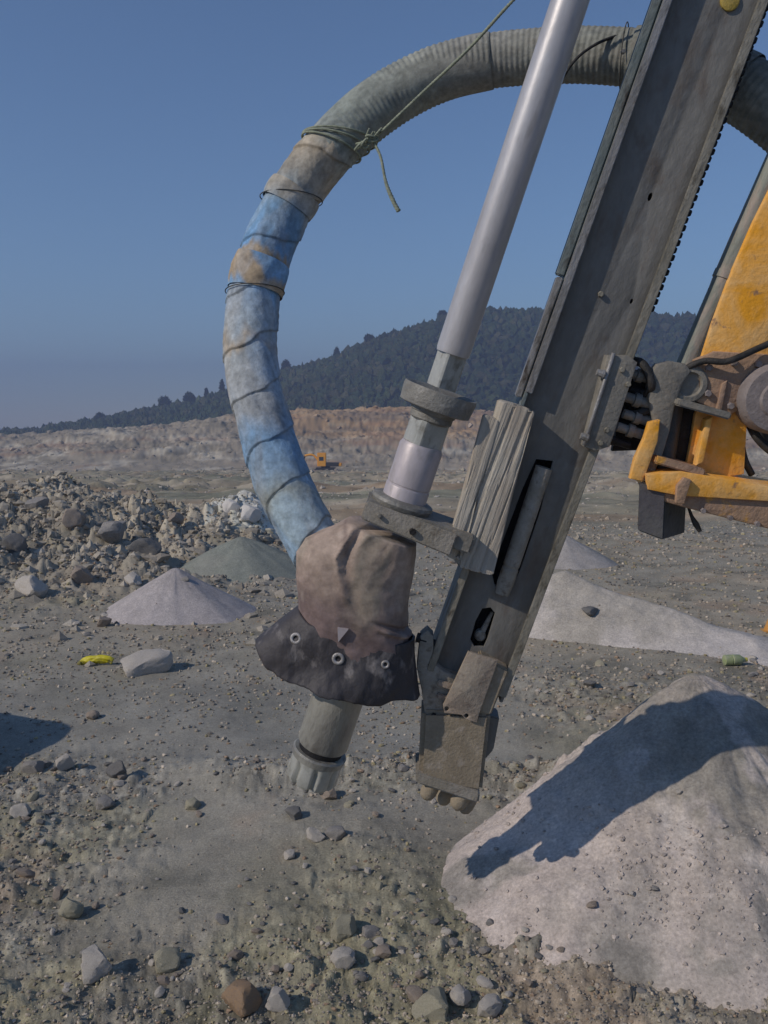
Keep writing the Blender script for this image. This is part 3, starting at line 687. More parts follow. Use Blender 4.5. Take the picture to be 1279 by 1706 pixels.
# ------------------------------------------------------------------ the mast
rig = empty('drill_rig', BIT + W*.33 - A*.12, 'dark steel drill mast leaning right, carried on a worn orange boom arm', 'drill rig')
WL, WR = .228, .46          # flange faces of the channel
UP = 4.6                    # the mast goes on above the picture
slotA = [(893, 765), (921, 768), (900, 850), (866, 950), (848, 985), (824, 975), (818, 950), (838, 900), (870, 815)]
slotB = [(803, 1014), (817, 1012), (825, 1022), (812, 1065), (806, 1078), (790, 1077), (783, 1066), (792, 1035)]
webn = -.032
wb = [(WL+.005, .36), (WL+.005, UP), (WR-.005, UP), (WR-.005, .40)]
hA = [pk(x, y, webn) for x, y in slotA]; hB = [pk(x, y, webn) for x, y in slotB]
hC = [(pk(1083, 328, webn)[0]+.0055*math.cos(t), pk(1083, 328, webn)[1]+.011*math.sin(t)) for t in np.linspace(0, 2*np.pi, 12, endpoint=False)]
hD = [(pk(1052, 502, webn)[0]+.004*math.cos(t), pk(1052, 502, webn)[1]+.007*math.sin(t)) for t in np.linspace(0, 2*np.pi, 10, endpoint=False)]
beam = plate('mast_web', wb, webn, .012, M_beam, rig, [hA, hB, hC, hD], px=False, bev=.001)
# flanges: box strips with worn bright front lips
box('mast_flange', WL-.006, WL+.004, -.125, -.001, .42, UP, M_rail, rig, .002)
box('mast_flange', WR-.004, WR+.006, -.125, -.001, .40, UP, M_beam, rig, .002)
box('flange_lip', WL-.008, WL+.013, -.001, .006, 1.28, UP, M_edge, rig, .002)
box('flange_lip', WL-.008, WL+.014, -.001, .006, .43, .78, M_edge2, rig, .002)
box('flange_lip', WR-.017, WR+.008, -.001, .006, .42, UP, M_edge2, rig, .002)
box('back_flange', WL+.0045, WR-.0045, -.137, -.126, .50, UP, M_black, rig, .002)
# side rail left of the mast, ending in a ragged lower end
box('guide_rail', WL-.030, WL-.0085, -.060, -.020, 1.60, UP, M_rail, rig, .003)
box('guide_rail', WL-.0085-.018, WL-.009, -.050, -.012, 1.26, 1.595, M_edge, rig, .003)
box('chain_guide', WR+.0065, WR+.024, -.124, -.09, 1.58, UP, M_black, rig, .002)
# feed chain down the back right side
cq = 3.9; k = 0
link = None
for i in range(150):
    a0 = 1.60+i*.0205
    if a0 > cq: break
    bm = bmesh.new(); bmesh.ops.create_cube(bm, size=1)
    for v in bm.verts:
        s = 1 if i % 2 else .85
        v.co = (v.co.x*.026*s, v.co.y*.020, v.co.z*.017)
    bmesh.ops.bevel(bm, geom=bm.edges[:], offset=.003, segments=1, affect='EDGES')
    if i < 2:
        for v in bm.verts: v.co = Vector((W*v.co.x+N_*v.co.y+A*v.co.z).tolist())
        me = bpy.data.meshes.new('chain_link'); bm.to_mesh(me); me.materials.append(M_black); protos.append(me)
    bm.free()
    o = bpy.data.objects.new('chain_link', protos[-2+(i % 2)] if i else protos[-1]); COL.objects.link(o); o.parent = rig
    o.location = (ML(WR+.0275, -.105, a0) - np.array(rig.location))
# bolts, yellow paint mark near the top
bolt(ML(*[pk(1000, 490, webn)[0], webn, pk(1000, 490, webn)[1]]), N_, .008, M_edge2, rig)
bolt(ML(pk(965, 118, webn)[0]+.09, webn, pk(1128, 118, webn)[1]), N_, .006, M_beam, rig)
yq = pk(1215, 2, webn); lathe('yellow_cap', ML(yq[0], webn, yq[1]), N_, [(-.001, .024), (.006, .024), (.008, .02)], grime('yellow_paint', (.60, .42, .07), (.45, .35, .12), None, 20, .5, 0, 'lc'), rig, 20)
# inner feed cylinder seen in the long slot, and the pin in the small slot
q0 = pk(905, 775, -.07); q1 = pk(838, 965, -.07)
c0 = ML(q1[0], -.030, q1[1]); c1 = ML(q0[0]-.006, -.030, q0[1])
lathe('feed_cylinder', c0+N_*.012, c1-c0, [(-.03, .020), (0, .024), (.05, .024), (.052, .0225), (.058, .0225), (.06, .024), (float(np.linalg.norm(c1-c0)), .024)], M_dirtsteel, rig, 24)
box('inner_cover', WL+.012, WR-.012, -.108, -.102, .42, 1.4, M_black, rig, .001)
q = pk(800, 1060, -.05); lathe('slot_pin', ML(q[0], -.075, q[1]), N_, [(0, .017), (.022, .017), (.026, .013)], M_dirtsteel, rig, 18)
q = pk(812, 1035, -.05); hexa('pin_lever', [ML(q[0]+a_, n_, q[1]+b_) for n_ in (-.055, -.07) for a_, b_ in ((-.012, -.05), (.006, -.05), (.010, .03), (.002, .03))], M_dirtsteel, rig, .002)
# ---- bottom end of the mast
plate('foot_plate', [(780, 1086), (829, 1101), (826, 1112), (798, 1190), (794, 1204), (779, 1200), (768, 1191), (740, 1188), (738, 1176)], .032, .014, M_pink, rig,
      [[(744+4*math.cos(t), 1181+4*math.sin(t)) for t in np.linspace(0, 6.28, 9)[:-1]], [(777+4*math.cos(t), 1193+4*math.sin(t)) for t in np.linspace(0, 6.28, 9)[:-1]]], bev=.002)
hexa('foot_bracket', [ML(*[pk(x, y, .018)[0], n_, pk(x, y, .018)[1]]) for n_ in (.018, -.12) for x, y in ((775, 1185), (818, 1192), (848, 1118), (800, 1092))], M_mud, rig, .005)
plate('side_lug', [(700, 1060), (712, 1050), (722, 1060), (722, 1105), (740, 1120), (765, 1128), (745, 1190), (722, 1196), (708, 1196), (702, 1150), (694, 1112)], .004, .05, M_dirtsteel, rig, bev=.004)
for x, y, w_, h_ in ((742, 1140, 28, 11), (738, 1160, 22, 9)):
    q = pk(x, y, .004); box('lug_rib', q[0]-w_/2*.0018, q[0]+w_/2*.0018, .003, .014, q[1]-h_/2*.0018, q[1]+h_/2*.0018, M_pink, rig, .003)
q = pk(712, 1070, -.01); lathe('side_bolt', ML(q[0]-.035, -.01, q[1]+.005), W, [(0, .015), (.03, .015), (.031, .010), (.055, .010)], M_black, rig, 8)
q = pk(722, 1190, .0); bolt(ML(q[0], .004, q[1]), N_, .010, M_black, rig)
# foot block: mud-caked shoe with a lip and three round studs below
sh = [(703, 1185), (818, 1190), (803, 1322), (697, 1300)]
hexa('foot_shoe', [ML(pk(x, y, .02)[0], .02, pk(x, y, .02)[1]) for x, y in sh]+[ML(pk(x, y, .02)[0], -.10, pk(x, y, .02)[1]) for x, y in sh], M_mud, rig, .012)
lp = [(692, 1288), (800, 1322), (797, 1340), (692, 1305)]
hexa('shoe_lip', [ML(pk(x, y, .034)[0], .034, pk(x, y, .034)[1]) for x, y in lp]+[ML(pk(x, y, .034)[0], -.11, pk(x, y, .034)[1]) for x, y in lp], M_dirtsteel, rig, .006)
for x, y, n_, r_ in ((722, 1304, 0, .024), (773, 1320, .0, .026), (748, 1313, -.055, .024), (785, 1328, -.06, .022)):
    q = pk(x, y, n_); lathe('foot_stud', ML(q[0], n_, q[1]), -A-W*.15, [(0, r_), (.035, r_*1.05), (.05, r_*.85), (.058, r_*.45)], M_mud, rig, 20, 60)
# darker steel corner beside the shoe, right
q = [pk(x, y, -.02) for x, y in ((808, 1192), (832, 1196), (822, 1250), (806, 1268))]
hexa('shoe_side', [ML(a_, -.02, b_) for a_, b_ in q]+[ML(a_, -.09, b_) for a_, b_ in q], M_beam, rig, .004)

# ---- cap plate that guides the rod, bolted across to the mast
cap0 = pk(575, 866, .075); cap1 = pk(733, 900, .075); cz = .5*(cap0[1]+cap1[1])
CPA = pk(690, 885, .06)[1]
capbm = [(-.085, CPA-.012), (-.088, CPA+.024), (.0, CPA+.027), (.20, CPA+.012), (.20, CPA-.028), (.10, CPA-.030)]
hexa('guide_arm', [ML(w_, .082, a_) for w_, a_ in ((-.098, CPA+.0), (-.098, CPA+.046), (.215, CPA+.040), (.215, CPA-.012))]+[ML(w_, -.085, a_) for w_, a_ in ((-.098, CPA+.0), (-.098, CPA+.046), (.215, CPA+.040), (.215, CPA-.012))], M_grey, rig, .006)
hexa('guide_face', [ML(w_, .094, a_) for w_, a_ in ((-.100, CPA-.006), (-.100, CPA+.048), (.165, CPA+.034), (.165, CPA-.030))]+[ML(w_, .0825, a_) for w_, a_ in ((-.100, CPA-.006), (-.100, CPA+.048), (.165, CPA+.034), (.165, CPA-.030))], M_dirtsteel, rig, .004)
bolt(ML(.045, .094, CPA+.006), N_, .0095, M_black, rig)
bolt(ML(-.055, .094, CPA+.020), N_, .006, M_grey, rig)
box('guide_lug', -.075, -.035, -.07, -.01, CPA+.046, CPA+.062, M_grey, rig, .004)

# ---- slide plate and swivel on the right side
plate('slide_plate', [(1012, 592), (1046, 592), (1062, 604), (1016, 744), (992, 752), (972, 744)], .030, .05, M_grey, rig, bev=.004)
e0, e1 = pk(1022, 588, .034), pk(972, 742, .034)
tube('slide_rod', [ML(*[e0[0], .036, e0[1]]), ML(e1[0], .036, e1[1])], .0055, M_edge, rig, 10, n=4)
for x, y in ((1001, 622), (974, 728)):
    q = pk(x, y, .035); lathe('slide_clip', ML(q[0]-.012, .036, q[1]), W, [(0, .009), (.02, .012), (.024, .008)], M_edge, rig, 10)
plate('swivel_ring', [(1040+2, 640), (1062, 618), (1090, 640), (1092, 700), (1072, 750), (1020, 752), (1030, 700)], -.06, .03, M_black, rig, bev=.004)
for x, y, r_ in ((1077, 630, .019), (1073, 671, .020), (1073, 700, .019), (1062, 722, .019), (1032, 738, .014)):
    q = pk(x, y, -.02); p0 = ML(q[0]-.028, -.03, q[1])
    lathe('hose_fitting', p0, W+A*.02, [(-.03, r_*.7), (0, r_*.7), (.001, r_), (.018, r_), (.019, r_*.75), (.06, r_*.75)], M_disc if y != 738 else M_black, rig, 16)
tube('hydraulic_hose', [ML(pk(x, y, n_)[0], n_, pk(x, y, n_)[1]) for x, y, n_ in ((1052, 600, -.04), (1072, 608, -.01), (1085, 640, 0.0), (1075, 655, -.03), (1050, 650, -.06))], .012, M_rubber, rig, 12, n=30)
tube('hydraulic_hose', [ML(pk(x, y, n_)[0], n_, pk(x, y, n_)[1]) for x, y, n_ in ((1040, 690, -.05), (1060, 690, -.03), (1080, 685, -.03), (1100, 700, -.06))], .012, M_rubber, rig, 12, n=30)

# ---- boom head
def ppoly(name, pts, n, th, mat, bev=.003, **k): return plate(name, pts, n, th, mat, rig, bev=bev, **k)
# curved grey yoke
ppoly('yoke', [(1084, 622), (1096, 607), (1120, 602), (1142, 606), (1152, 618), (1138, 640), (1126, 672), (1116, 720), (1104, 760), (1090, 790), (1078, 790), (1082, 745), (1088, 700), (1080, 665)], .0, .05, M_grey, .008)
q = pk(1148, 640, -.02); lathe('yoke_boss', ML(q[0], -.07, q[1]), N_, [(0, .052), (.05, .052), (.058, .046), (.060, .034), (.050, .030)], M_grey, rig, 32)
ppoly('yoke_side', [(1112, 740), (1122, 690), (1138, 640), (1165, 650), (1160, 700), (1140, 790), (1110, 790)], -.06, .03, M_black, .004)
q0 = pk(1117, 690, -.045); q1 = pk(1104, 775, -.045); p0 = ML(q1[0], -.055, q1[1]); p1 = ML(q0[0], -.055, q0[1])
lathe('pivot_cylinder', p0, p1-p0, [(-.03, .034), (.18, .034), (.181, .028), (.2, .028)], M_dkbox, rig, 28)
# clevis plates seen edge-on
def slab(name, pa, pb, n0_, n1, th, mat):
    a_, b_ = pk(*pa, n0_), pk(*pb, n0_); d_ = np.array([b_[0]-a_[0], b_[1]-a_[1]]); d_ /= np.linalg.norm(d_); o_ = np.array([-d_[1], d_[0]])*th
    fr = [(a_[0], a_[1]), (b_[0], b_[1]), (b_[0]+o_[0], b_[1]+o_[1]), (a_[0]+o_[0], a_[1]+o_[1])]
    hexa(name, [ML(w_, n0_, q_) for w_, q_ in fr]+[ML(w_, n1, q_) for w_, q_ in fr], mat, rig, .004)
slab('clevis_plate', (1128, 676), (1216, 700), .035, -.09, .020, M_grey)
slab('clevis_plate', (1090, 772), (1172, 796), .035, -.09, .022, M_orust)
# orange web of the boom head and its raised front edge
ppoly('boom_web', [(1158, 690), (1200, 600), (1215, 596), (1262, 640), (1245, 700), (1240, 790), (1180, 800), (1140, 790), (1150, 740)], -.045, .04, M_orange, .004)
ppoly('edge_bar', [(1082, 704), (1100, 700), (1096, 735), (1078, 785), (1070, 802), (1050, 798), (1058, 765), (1074, 730)], .03, .03, M_orange, .004)
ppoly('stiffener', [(1176, 700), (1188, 694), (1172, 770), (1160, 776)], .0, .04, M_orange, .004)
ppoly('stiffener', [(1203, 640), (1212, 634), (1203, 682), (1192, 690)], -.01, .03, M_orust, .003)
# upper orange arm, running up and away to the right
ppoly('boom_arm', [(1163, 612), (1186, 540), (1220, 450), (1255, 370), (1290, 300), (1420, 130), (1480, 200), (1420, 480), (1330, 640), (1240, 640), (1200, 668), (1170, 668)], -.03, .16, M_orange, .010)
ppoly('boom_collar', [(1158, 600), (1190, 585), (1280, 590), (1300, 640), (1262, 652), (1240, 680), (1216, 692), (1160, 670)], -.020, .05, M_orust, .008)
q = pk(1290, 665, 0); lathe('pivot_hub', ML(q[0], -.05, q[1]), N_, [(0, .095), (.06, .095), (.075, .085), (.078, .05), (.085, .045), (.088, .0)], M_hub, rig, 40)
ppoly('hub_link', [(1262, 640), (1320, 600), (1360, 760), (1300, 770), (1276, 745)], -.06, .05, M_dkbox, .006)
tube('hydraulic_hose', [ML(pk(x, y, n_)[0], n_, pk(x, y, n_)[1]) for x, y, n_ in ((1236, 690, -.08), (1234, 730, -.07), (1240, 765, -.06), (1252, 790, -.07))], .010, M_rubber, rig, 12, n=30)
tube('hydraulic_hose', [ML(pk(x, y, n_)[0], n_, pk(x, y, n_)[1]) for x, y, n_ in ((1245, 700, -.08), (1262, 730, -.06), (1290, 755, -.05), (1330, 770, -.05))], .012, M_rubber, rig, 12, n=30)
# grey lift cylinder beside the arm
g0 = pk(1147, 606, -.06); g1 = pk(1275, 318, -.06); p0 = ML(g0[0], -.075, g0[1]); p1 = ML(g1[0], -.075, g1[1]); L_ = float(np.linalg.norm(p1-p0))
lathe('lift_cylinder', p0, p1-p0, [(-.01, .028), (.24, .030), (.241, .034), (.262, .034), (.263, .0315), (L_+.5, .0315)], grime('dull_green_cylinder', (.30, .315, .265), (.23, .24, .205), (.36, .30, .25), 8, .6, .1, 'lc', (1, 1, .4)), rig, 28)
tube('hydraulic_hose', [ML(pk(x, y, -.05)[0], -.055, pk(x, y, -.05)[1]) for x, y in ((1160, 620), (1180, 560), (1212, 480), (1248, 400), (1296, 310))], .014, M_rubber, rig, 12, n=40)
tube('hydraulic_hose', [ML(pk(x, y, -.05)[0], n_, pk(x, y, -.05)[1]) for x, y, n_ in ((1120, 640, -.05), (1140, 612, -.02), (1165, 600, .0), (1200, 600, .01), (1250, 580, .0), (1300, 560, -.02))], .009, M_rubber, rig, 12, n=50)
# lower orange beam: box section, lit top put in by brighter orange, brown flank
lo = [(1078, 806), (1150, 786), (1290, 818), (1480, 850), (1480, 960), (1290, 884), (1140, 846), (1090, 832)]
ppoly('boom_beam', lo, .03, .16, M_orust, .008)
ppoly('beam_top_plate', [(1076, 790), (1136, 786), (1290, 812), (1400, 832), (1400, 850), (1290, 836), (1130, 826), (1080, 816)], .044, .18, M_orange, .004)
ppoly('beam_gusset', [(1128, 810), (1140, 796), (1152, 800), (1140, 840), (1126, 838)], .062, .02, M_orust, .004)
for x, y in ((1180, 612), (1222, 604), (1262, 606), (1178, 655), (1216, 676)):
    q = pk(x, y, -.02); bolt(ML(q[0], -.0195, q[1]), N_, .010, M_hub, rig)
for x, y in ((1036, 616), (1046, 640), (1010, 716), (1000, 738)):
    q = pk(x, y, .03); bolt(ML(q[0], .0305, q[1]), N_, .0075, M_edge2, rig, h=.008)
for x, y in ((1170, 850), (1215, 862), (1260, 872)):
    q = pk(x, y, .03); bolt(ML(q[0], .0305, q[1]), N_, .008, M_hub, rig)
# dark hanging box
bx = [pk(1064, 802, .03), pk(1108, 812, .03), pk(1104, 900, .03), pk(1061, 884, .03)]
b2 = [pk(1100, 800, -.09), pk(1145, 805, -.09), pk(1143, 884, -.09), pk(1100, 880, -.09)]
P8 = [ML(bx[0][0], .03, bx[0][1]), ML(bx[1][0], .03, bx[1][1]), ML(bx[2][0], .03, bx[2][1]), ML(bx[3][0], .03, bx[3][1])]
off = ML(b2[1][0], -.09, b2[1][1])-P8[1]
hexa('valve_box', P8+[p+off for p in P8], M_dkbox, rig, .004)
fr = [P8[0]+N_*.004, P8[1]+N_*.004, P8[2]+N_*.004, P8[3]+N_*.004]
cen = sum(fr)/4; fr = [cen+(p-cen)*.95 for p in fr]
hexa('box_cover', fr+[p-N_*.003 for p in fr], M_dkbox2, rig, .001)
tube('cable', [ML(pk(x, y, -.03)[0], -.03, pk(x, y, -.03)[1]) for x, y in ((1147, 846), (1153, 862), (1163, 880), (1166, 885))], [.004, .005, .009, .006], M_rubber, rig, 10, n=20)

# ------------------------------------------------------------------ weathered timber block
def grained(name, P8, nu, nv, mat, parent, label=None, cat=None):
    """box between eight corners whose faces are cut by grooves running along the grain (v direction)"""
    P8 = [np.array(p) for p in P8]; fc = P8[:4]; bc = P8[4:]
    cen = sum(P8)/8; V = []; Fs = []; LC = []
    Wd = np.linalg.norm(fc[1]-fc[0]); Ht = np.linalg.norm(fc[3]-fc[0]); Dp = np.linalg.norm(bc[0]-fc[0])
    for (a, b, c, d, wu, sd) in ((fc[0], fc[1], fc[2], fc[3], Wd, 1), (bc[0], fc[0], fc[3], bc[3], Dp, 2), (fc[1], bc[1], bc[2], fc[2], Dp, 3), (bc[1], bc[0], bc[3], bc[2], Wd, 4),
                                 (bc[0], bc[1], fc[1], fc[0], Dp, 5), (fc[3], fc[2], bc[2], bc[3], Dp, 6)):
        u, v = np.meshgrid(np.linspace(0, 1, nu), np.linspace(0, 1, nv)); u = u.ravel(); v = v.ravel()
        p = (a*(1-u)[:, None]+b*u[:, None])*(1-v)[:, None]+(d*(1-u)[:, None]+c*u[:, None])*v[:, None]
        nrm = np.cross(b-a, d-a); nrm /= np.linalg.norm(nrm)
        q = lcof(p); g = q[:, 0]*1.0+q[:, 1]*1.0 if sd not in (5, 6) else q[:, 0]*0
        gr = fbm((q[:, 0]+q[:, 1]*.7)*95, q[:, 2]*3.2, 401, 4); gr2 = fbm((q[:, 0]-q[:, 1])*40, q[:, 2]*1.5, 405, 3)
        ed = np.minimum(np.minimum(u, 1-u)*wu, np.minimum(v, 1-v)*Ht); rd = .006*np.exp(-ed/.004)
        crack = -.010*ss(.38, .62, gr2)-.0045*ss(.1, .5, gr)
        hh = np.where(ed < .001, 0, 1)*crack + .004*fbm(q[:, 0]*14, q[:, 2]*8, 407, 3)*0
        p = p+nrm*hh[:, None]+(cen-p)*(rd*1.2)[:, None]/np.linalg.norm(cen-p, axis=1)[:, None]
        base = sum(len(x) for x in V); V.append(p); idx = np.arange(nu*nv).reshape(nv, nu)+base
        Fs.append(np.stack([idx[:-1, :-1].ravel(), idx[:-1, 1:].ravel(), idx[1:, 1:].ravel(), idx[1:, :-1].ravel()], 1))
    V = np.concatenate(V); 
    return mesh(name, V, np.concatenate(Fs), mat, parent, 180, lc=lcof(V), loc=None if parent is not None else tuple(cen))
m, nt, b = nodes('weathered_timber'); v = vecsrc(nt, 'lc', (70, 50, 3.5))
g1 = noise(nt, v, 1, 6, .65, .6, .3, .7); g2 = noise(nt, vecsrc(nt, 'lc', (9, 9, 4)), 1, 4, .6, 0, .4, .62)
c = mixc(nt, g1, (.29, .26, .215), (.58, .54, .465)); c = mixc(nt, .5, c, mixc(nt, g2, (.55, .51, .43), (.40, .32, .24)))
nt.links.new(c, b.inputs['Base Color']); b.inputs['Roughness'].default_value = .95; b.inputs['Specular IOR Level'].default_value = .1
bump(nt, b, g1, .7, .006); M_wood = m
fn_, bn_ = .042, -.012
blk = []
for x, y in ((762, 946), (822, 960), (892, 684), (838, 668)): q = pk(x, y, fn_); blk.append(ML(q[0], fn_, q[1]))
back = [ML(*(lambda l: (l[0]-.012, bn_, l[2]))(lcof(p[None])[0])) for p in blk]
tb = grained('timber_block', blk+back, 60, 260, M_wood, None)
tag(tb, 'weathered grey timber block with deep grain wedged against the mast beside the rod', 'timber block')
# second thin split board behind its left side
fn2 = .045; b2_ = []
for x, y in ((741, 926), (768, 938), (832, 700), (806, 690)): q = pk(x, y, fn2); b2_.append(ML(q[0], fn2, q[1]))
bk2 = [p-N_*.040 for p in b2_]
t2 = grained('timber_board', b2_+bk2, 40, 220, M_wood, None)
tag(t2, 'thin split grey board showing along the left side of the timber block', 'board')

# ------------------------------------------------------------------ drill rod with its collar, coupling, hammer and bit
rod = empty('drill_rod', BIT, 'long bright steel drill rod with collar and coupling, ending in the drill bit', 'drill rod')
def sA(px_, py_): return pk(px_, py_, 0)[1]
a_top = sA(753, 590); a_disc1 = sA(737, 640); a_disc0 = sA(728, 672); a_n = sA(718, 688); a_f1 = sA(712, 700); a_f0 = sA(702, 738); a_c0 = CPA+.02
lathe('rod_tube', ML(0, 0, a_top), A, [(0, .0445), (.012, .047), (UP-a_top, .047)], M_rod, rod, 56, 60)
# spanner flats above the collar: a squared shank
fl = .036
ph = D(-28)
def shank(name, a0, a1, r, mat, cutr, par):
    bm = bmesh.new(); cr, sr = math.cos(ph), math.sin(ph); pts = []
    for k_ in range(48):
        t = 2*math.pi*k_/48; x_, y_ = r*math.cos(t), r*math.sin(t); x_ = max(-cutr, min(cutr, x_)); y_ = max(-cutr, min(cutr, y_)); pts.append((x_*cr-y_*sr, x_*sr+y_*cr))
    V = [ML(x_, y_, a_) for a_ in (a0, a1) for x_, y_ in pts]
    Fs = [(i, (i+1) % 48, 48+(i+1) % 48, 48+i) for i in range(48)]+[tuple(range(48))[::-1], tuple(range(48, 96))]
    bm.free(); return mm(name, V, Fs, mat, par, 25)
shank('rod_shank', a_disc1-.01, a_top+.004, .042, M_joint, .0325, rod)
cb = ML(0, 0, a_disc0-.018)
lathe('collar', cb, A+W*.02, [(0, .090), (.003, .099), (.045, .104), (.055, .102), (.052, .090), (.035, .060), (.034, .02)], M_disc, rod, 64, 30, wob=.02, seed=4)
lathe('collar_neck', ML(0, 0, a_f1-.002), A, [(0, .052), (.006, .060), (.022, .060), (.025, .064), (.036, .066), (.048, .072), (.060, .072)], M_disc, rod, 48, 30)
shank('coupling_shank', a_f0-.004, a_f1+.002, .056, M_joint, .046, rod)
lathe('coupling', ML(0, 0, a_c0), A, [(0, .063), (.058*1.4, .063), (.083, .0622), (.085, .0605), (.088, .0605), (.09, .0622), (a_f0-a_c0-.014, .062), (a_f0-a_c0-.002, .056)], M_coup, rod, 56, 30)
lathe('seal_ring', ML(0, 0, CPA+.044), A, [(0, .082), (.012, .088), (.020, .085), (.026, .072)], M_disc, rod, 48, 40, wob=.06, seed=5)
lathe('hammer', ML(0, 0, sA(537, 1240)), A, [(0, .072), (.008, .0765), (.36, .0765)], M_hammer, rod, 56, 40)
lathe('bit_gap', ML(0, 0, sA(535, 1250)), A, [(-.03, .066), (.035, .066)], M_black, rod, 40)
# bit: ring then fluted head
lathe('bit_ring', ML(0, 0, sA(528, 1262)), A, [(0, .074), (.003, .080), (.022, .083), (.027, .078)], M_hammer, rod, 48, 40)
n_ = 96; V = []; prof = [(sA(528, 1262)+.004, .078), (sA(528, 1262)-.02, .0775), (sA(520, 1292), .079), (sA(520, 1292)-.014, .070), (sA(520, 1292)-.018, .04)]
for a_, r_ in prof:
    for k_ in range(n_):
        t = 2*math.pi*k_/n_; f_ = max(0, math.cos(t*8+.8)); f_ = f_**3
        rr = r_*(1-.20*f_*(1 if a_ < sA(528, 1262) else 0)); V.append(ML(rr*math.cos(t), rr*math.sin(t), a_))
Fs = [(k_*n_+i, k_*n_+(i+1) % n_, (k_+1)*n_+(i+1) % n_, (k_+1)*n_+i) for k_ in range(len(prof)-1) for i in range(n_)][::1]+[tuple(range(len(prof)*n_-n_, len(prof)*n_))]
bit = mm('drill_bit', V, [f[::-1] for f in Fs], M_joint, rod, 35)
for r_, k_ in ((.062, 8), (.034, 5)):
    for i in range(k_):
        t = 2*math.pi*(i+.1)/k_; lathe('carbide_button', ML(r_*math.cos(t), r_*math.sin(t), prof[-1][0]+.002), -A, [(0, .0075), (.006, .007), (.010, .003)], M_edge, bit, 10, 60)

# ------------------------------------------------------------------ dust hood
def rubber(name, c1, c2, c3, rough=.6):
    return grime(name, c1, c2, c3, 5, rough, 0, None, (1, 1, .7), .35, .68, .4, .005, .56, .7, .35)
M_hood = rubber('tan_rubber', (.27, .205, .165), (.21, .155, .13), (.25, .225, .15))
M_skirt = rubber('dark_rubber', (.075, .068, .070), (.05, .047, .05), (.30, .275, .26), .6)
hood = empty('dust_hood', ML(0, 0, CPA-.5), 'tan brown rubber dust hood with a dark eyeletted skirt round the rod', 'dust hood')
# sections of the hood: row in the picture, left and right edge
sec = [(884, 572, 702), (900, 548, 701), (925, 500, 698), (950, 486, 692), (985, 486, 688), (1015, 490, 689), (1050, 492, 690), (1080, 490, 690), (1110, 500, 692)]
def hood_ring(y, xl, xr, n, depth=None, tilt=.15, sd=0):
    xc = (xl+xr)/2; w0, a0 = pk(xc, y, 0); wl = pk(xl, y, 0)[0]; wr = pk(xr, y, 0)[0]; r = (wr-wl)/2; dp = depth or min(r, .105)
    th = np.linspace(0, 2*np.pi, n, endpoint=False)
    return w0, a0, r, dp, th
rings = []; N2 = 120
ys = np.linspace(884, 1110, 90); sa = np.array(sec, float)
for y in ys:
    xl = np.interp(y, sa[:, 0], sa[:, 1]); xr = np.interp(y, sa[:, 0], sa[:, 2]); w0, a0, r, dp, th = hood_ring(y, xl, xr, N2)
    cx_, sx_ = np.cos(th), np.sin(th)
    w_ = w0+r*np.sign(cx_)*np.abs(cx_)**.85; n_ = dp*np.sign(sx_)*np.abs(sx_)**.85; a_ = np.full(N2, a0) - .02*(w_-w0)
    p = np.stack([w_, n_, a_], 1)
    # creases: one diagonal from the top left to the middle, one short level fold at the right
    u = (w_-w0)/r; v = (y-884)/226
    dcr = (u+.62)-v*1.5-.12*np.sin(v*7); cre = .6*np.exp(-(dcr/.10)**2)*(n_ > 0)*np.clip(1-v*1.7, 0, 1)
    lip = np.exp(-((dcr+.13)/.06)**2)*(n_ > 0)*np.clip(1-v*1.7, 0, 1)
    fold = np.exp(-((v-.56-.05*u*u)/.022)**2)*ss(.35, .7, u)*(n_ > -.02)
    fold2 = np.exp(-((v-.53-.05*u*u)/.018)**2)*ss(.35, .7, u)*(n_ > -.02)
    wr_ = -.010*np.abs(fbm(u*2.0+v*2, np.full(N2, v*3.0)-u, 503, 4, z=n_*9))*(n_ > -.05) + .009*fbm(u*2.2, np.full(N2, v*4.0), 501, 4, z=n_*12)
    out = np.stack([cx_*.6, sx_, 0*cx_], 1)
    bulge = .010*np.sin(v*math.pi)
    p = p+out*(wr_+bulge-.030*cre+.016*lip+.018*fold-.020*fold2)[:, None]
    rings.append(ML(p[:, 0], p[:, 1], p[:, 2]))
V = np.concatenate(rings); R_ = len(rings)
idx = np.arange(R_*N2).reshape(R_, N2); a_ = idx[:-1]; b_ = np.roll(a_, -1, 1); d_ = idx[1:]; c_ = np.roll(d_, -1, 1)
Fh = [tuple(x) for x in np.stack([a_.ravel(), d_.ravel(), c_.ravel(), b_.ravel()], 1)]+[tuple(range(N2))]
q_ = lcof(V); vv = np.repeat((ys-884)/226, N2); n1 = fbm(q_[:, 0]*14, q_[:, 2]*9, 531, 5, z=q_[:, 1]*14)
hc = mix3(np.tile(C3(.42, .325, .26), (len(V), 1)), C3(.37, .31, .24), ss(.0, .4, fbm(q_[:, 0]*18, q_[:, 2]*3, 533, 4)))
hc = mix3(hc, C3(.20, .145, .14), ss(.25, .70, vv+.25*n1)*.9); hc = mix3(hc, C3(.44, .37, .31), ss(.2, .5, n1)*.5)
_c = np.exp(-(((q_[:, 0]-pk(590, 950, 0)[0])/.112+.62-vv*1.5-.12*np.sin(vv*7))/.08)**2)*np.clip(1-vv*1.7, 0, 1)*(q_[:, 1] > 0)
hc = mix3(hc, C3(.17, .125, .11), _c*.7)  # shade of the diagonal crease painted into the hood colour
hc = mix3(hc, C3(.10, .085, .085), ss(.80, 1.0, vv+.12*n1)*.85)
M_hood2 = ground_mat('tan_rubber_sheet', .25, .004, 30); M_hood2.node_tree.nodes['Principled BSDF'].inputs['Roughness'].default_value = .62; M_hood2.node_tree.nodes['Principled BSDF'].inputs['Specular IOR Level'].default_value = .3
ob = mesh('hood_body', V, Fh, M_hood2, hood, 180, cols=hc)
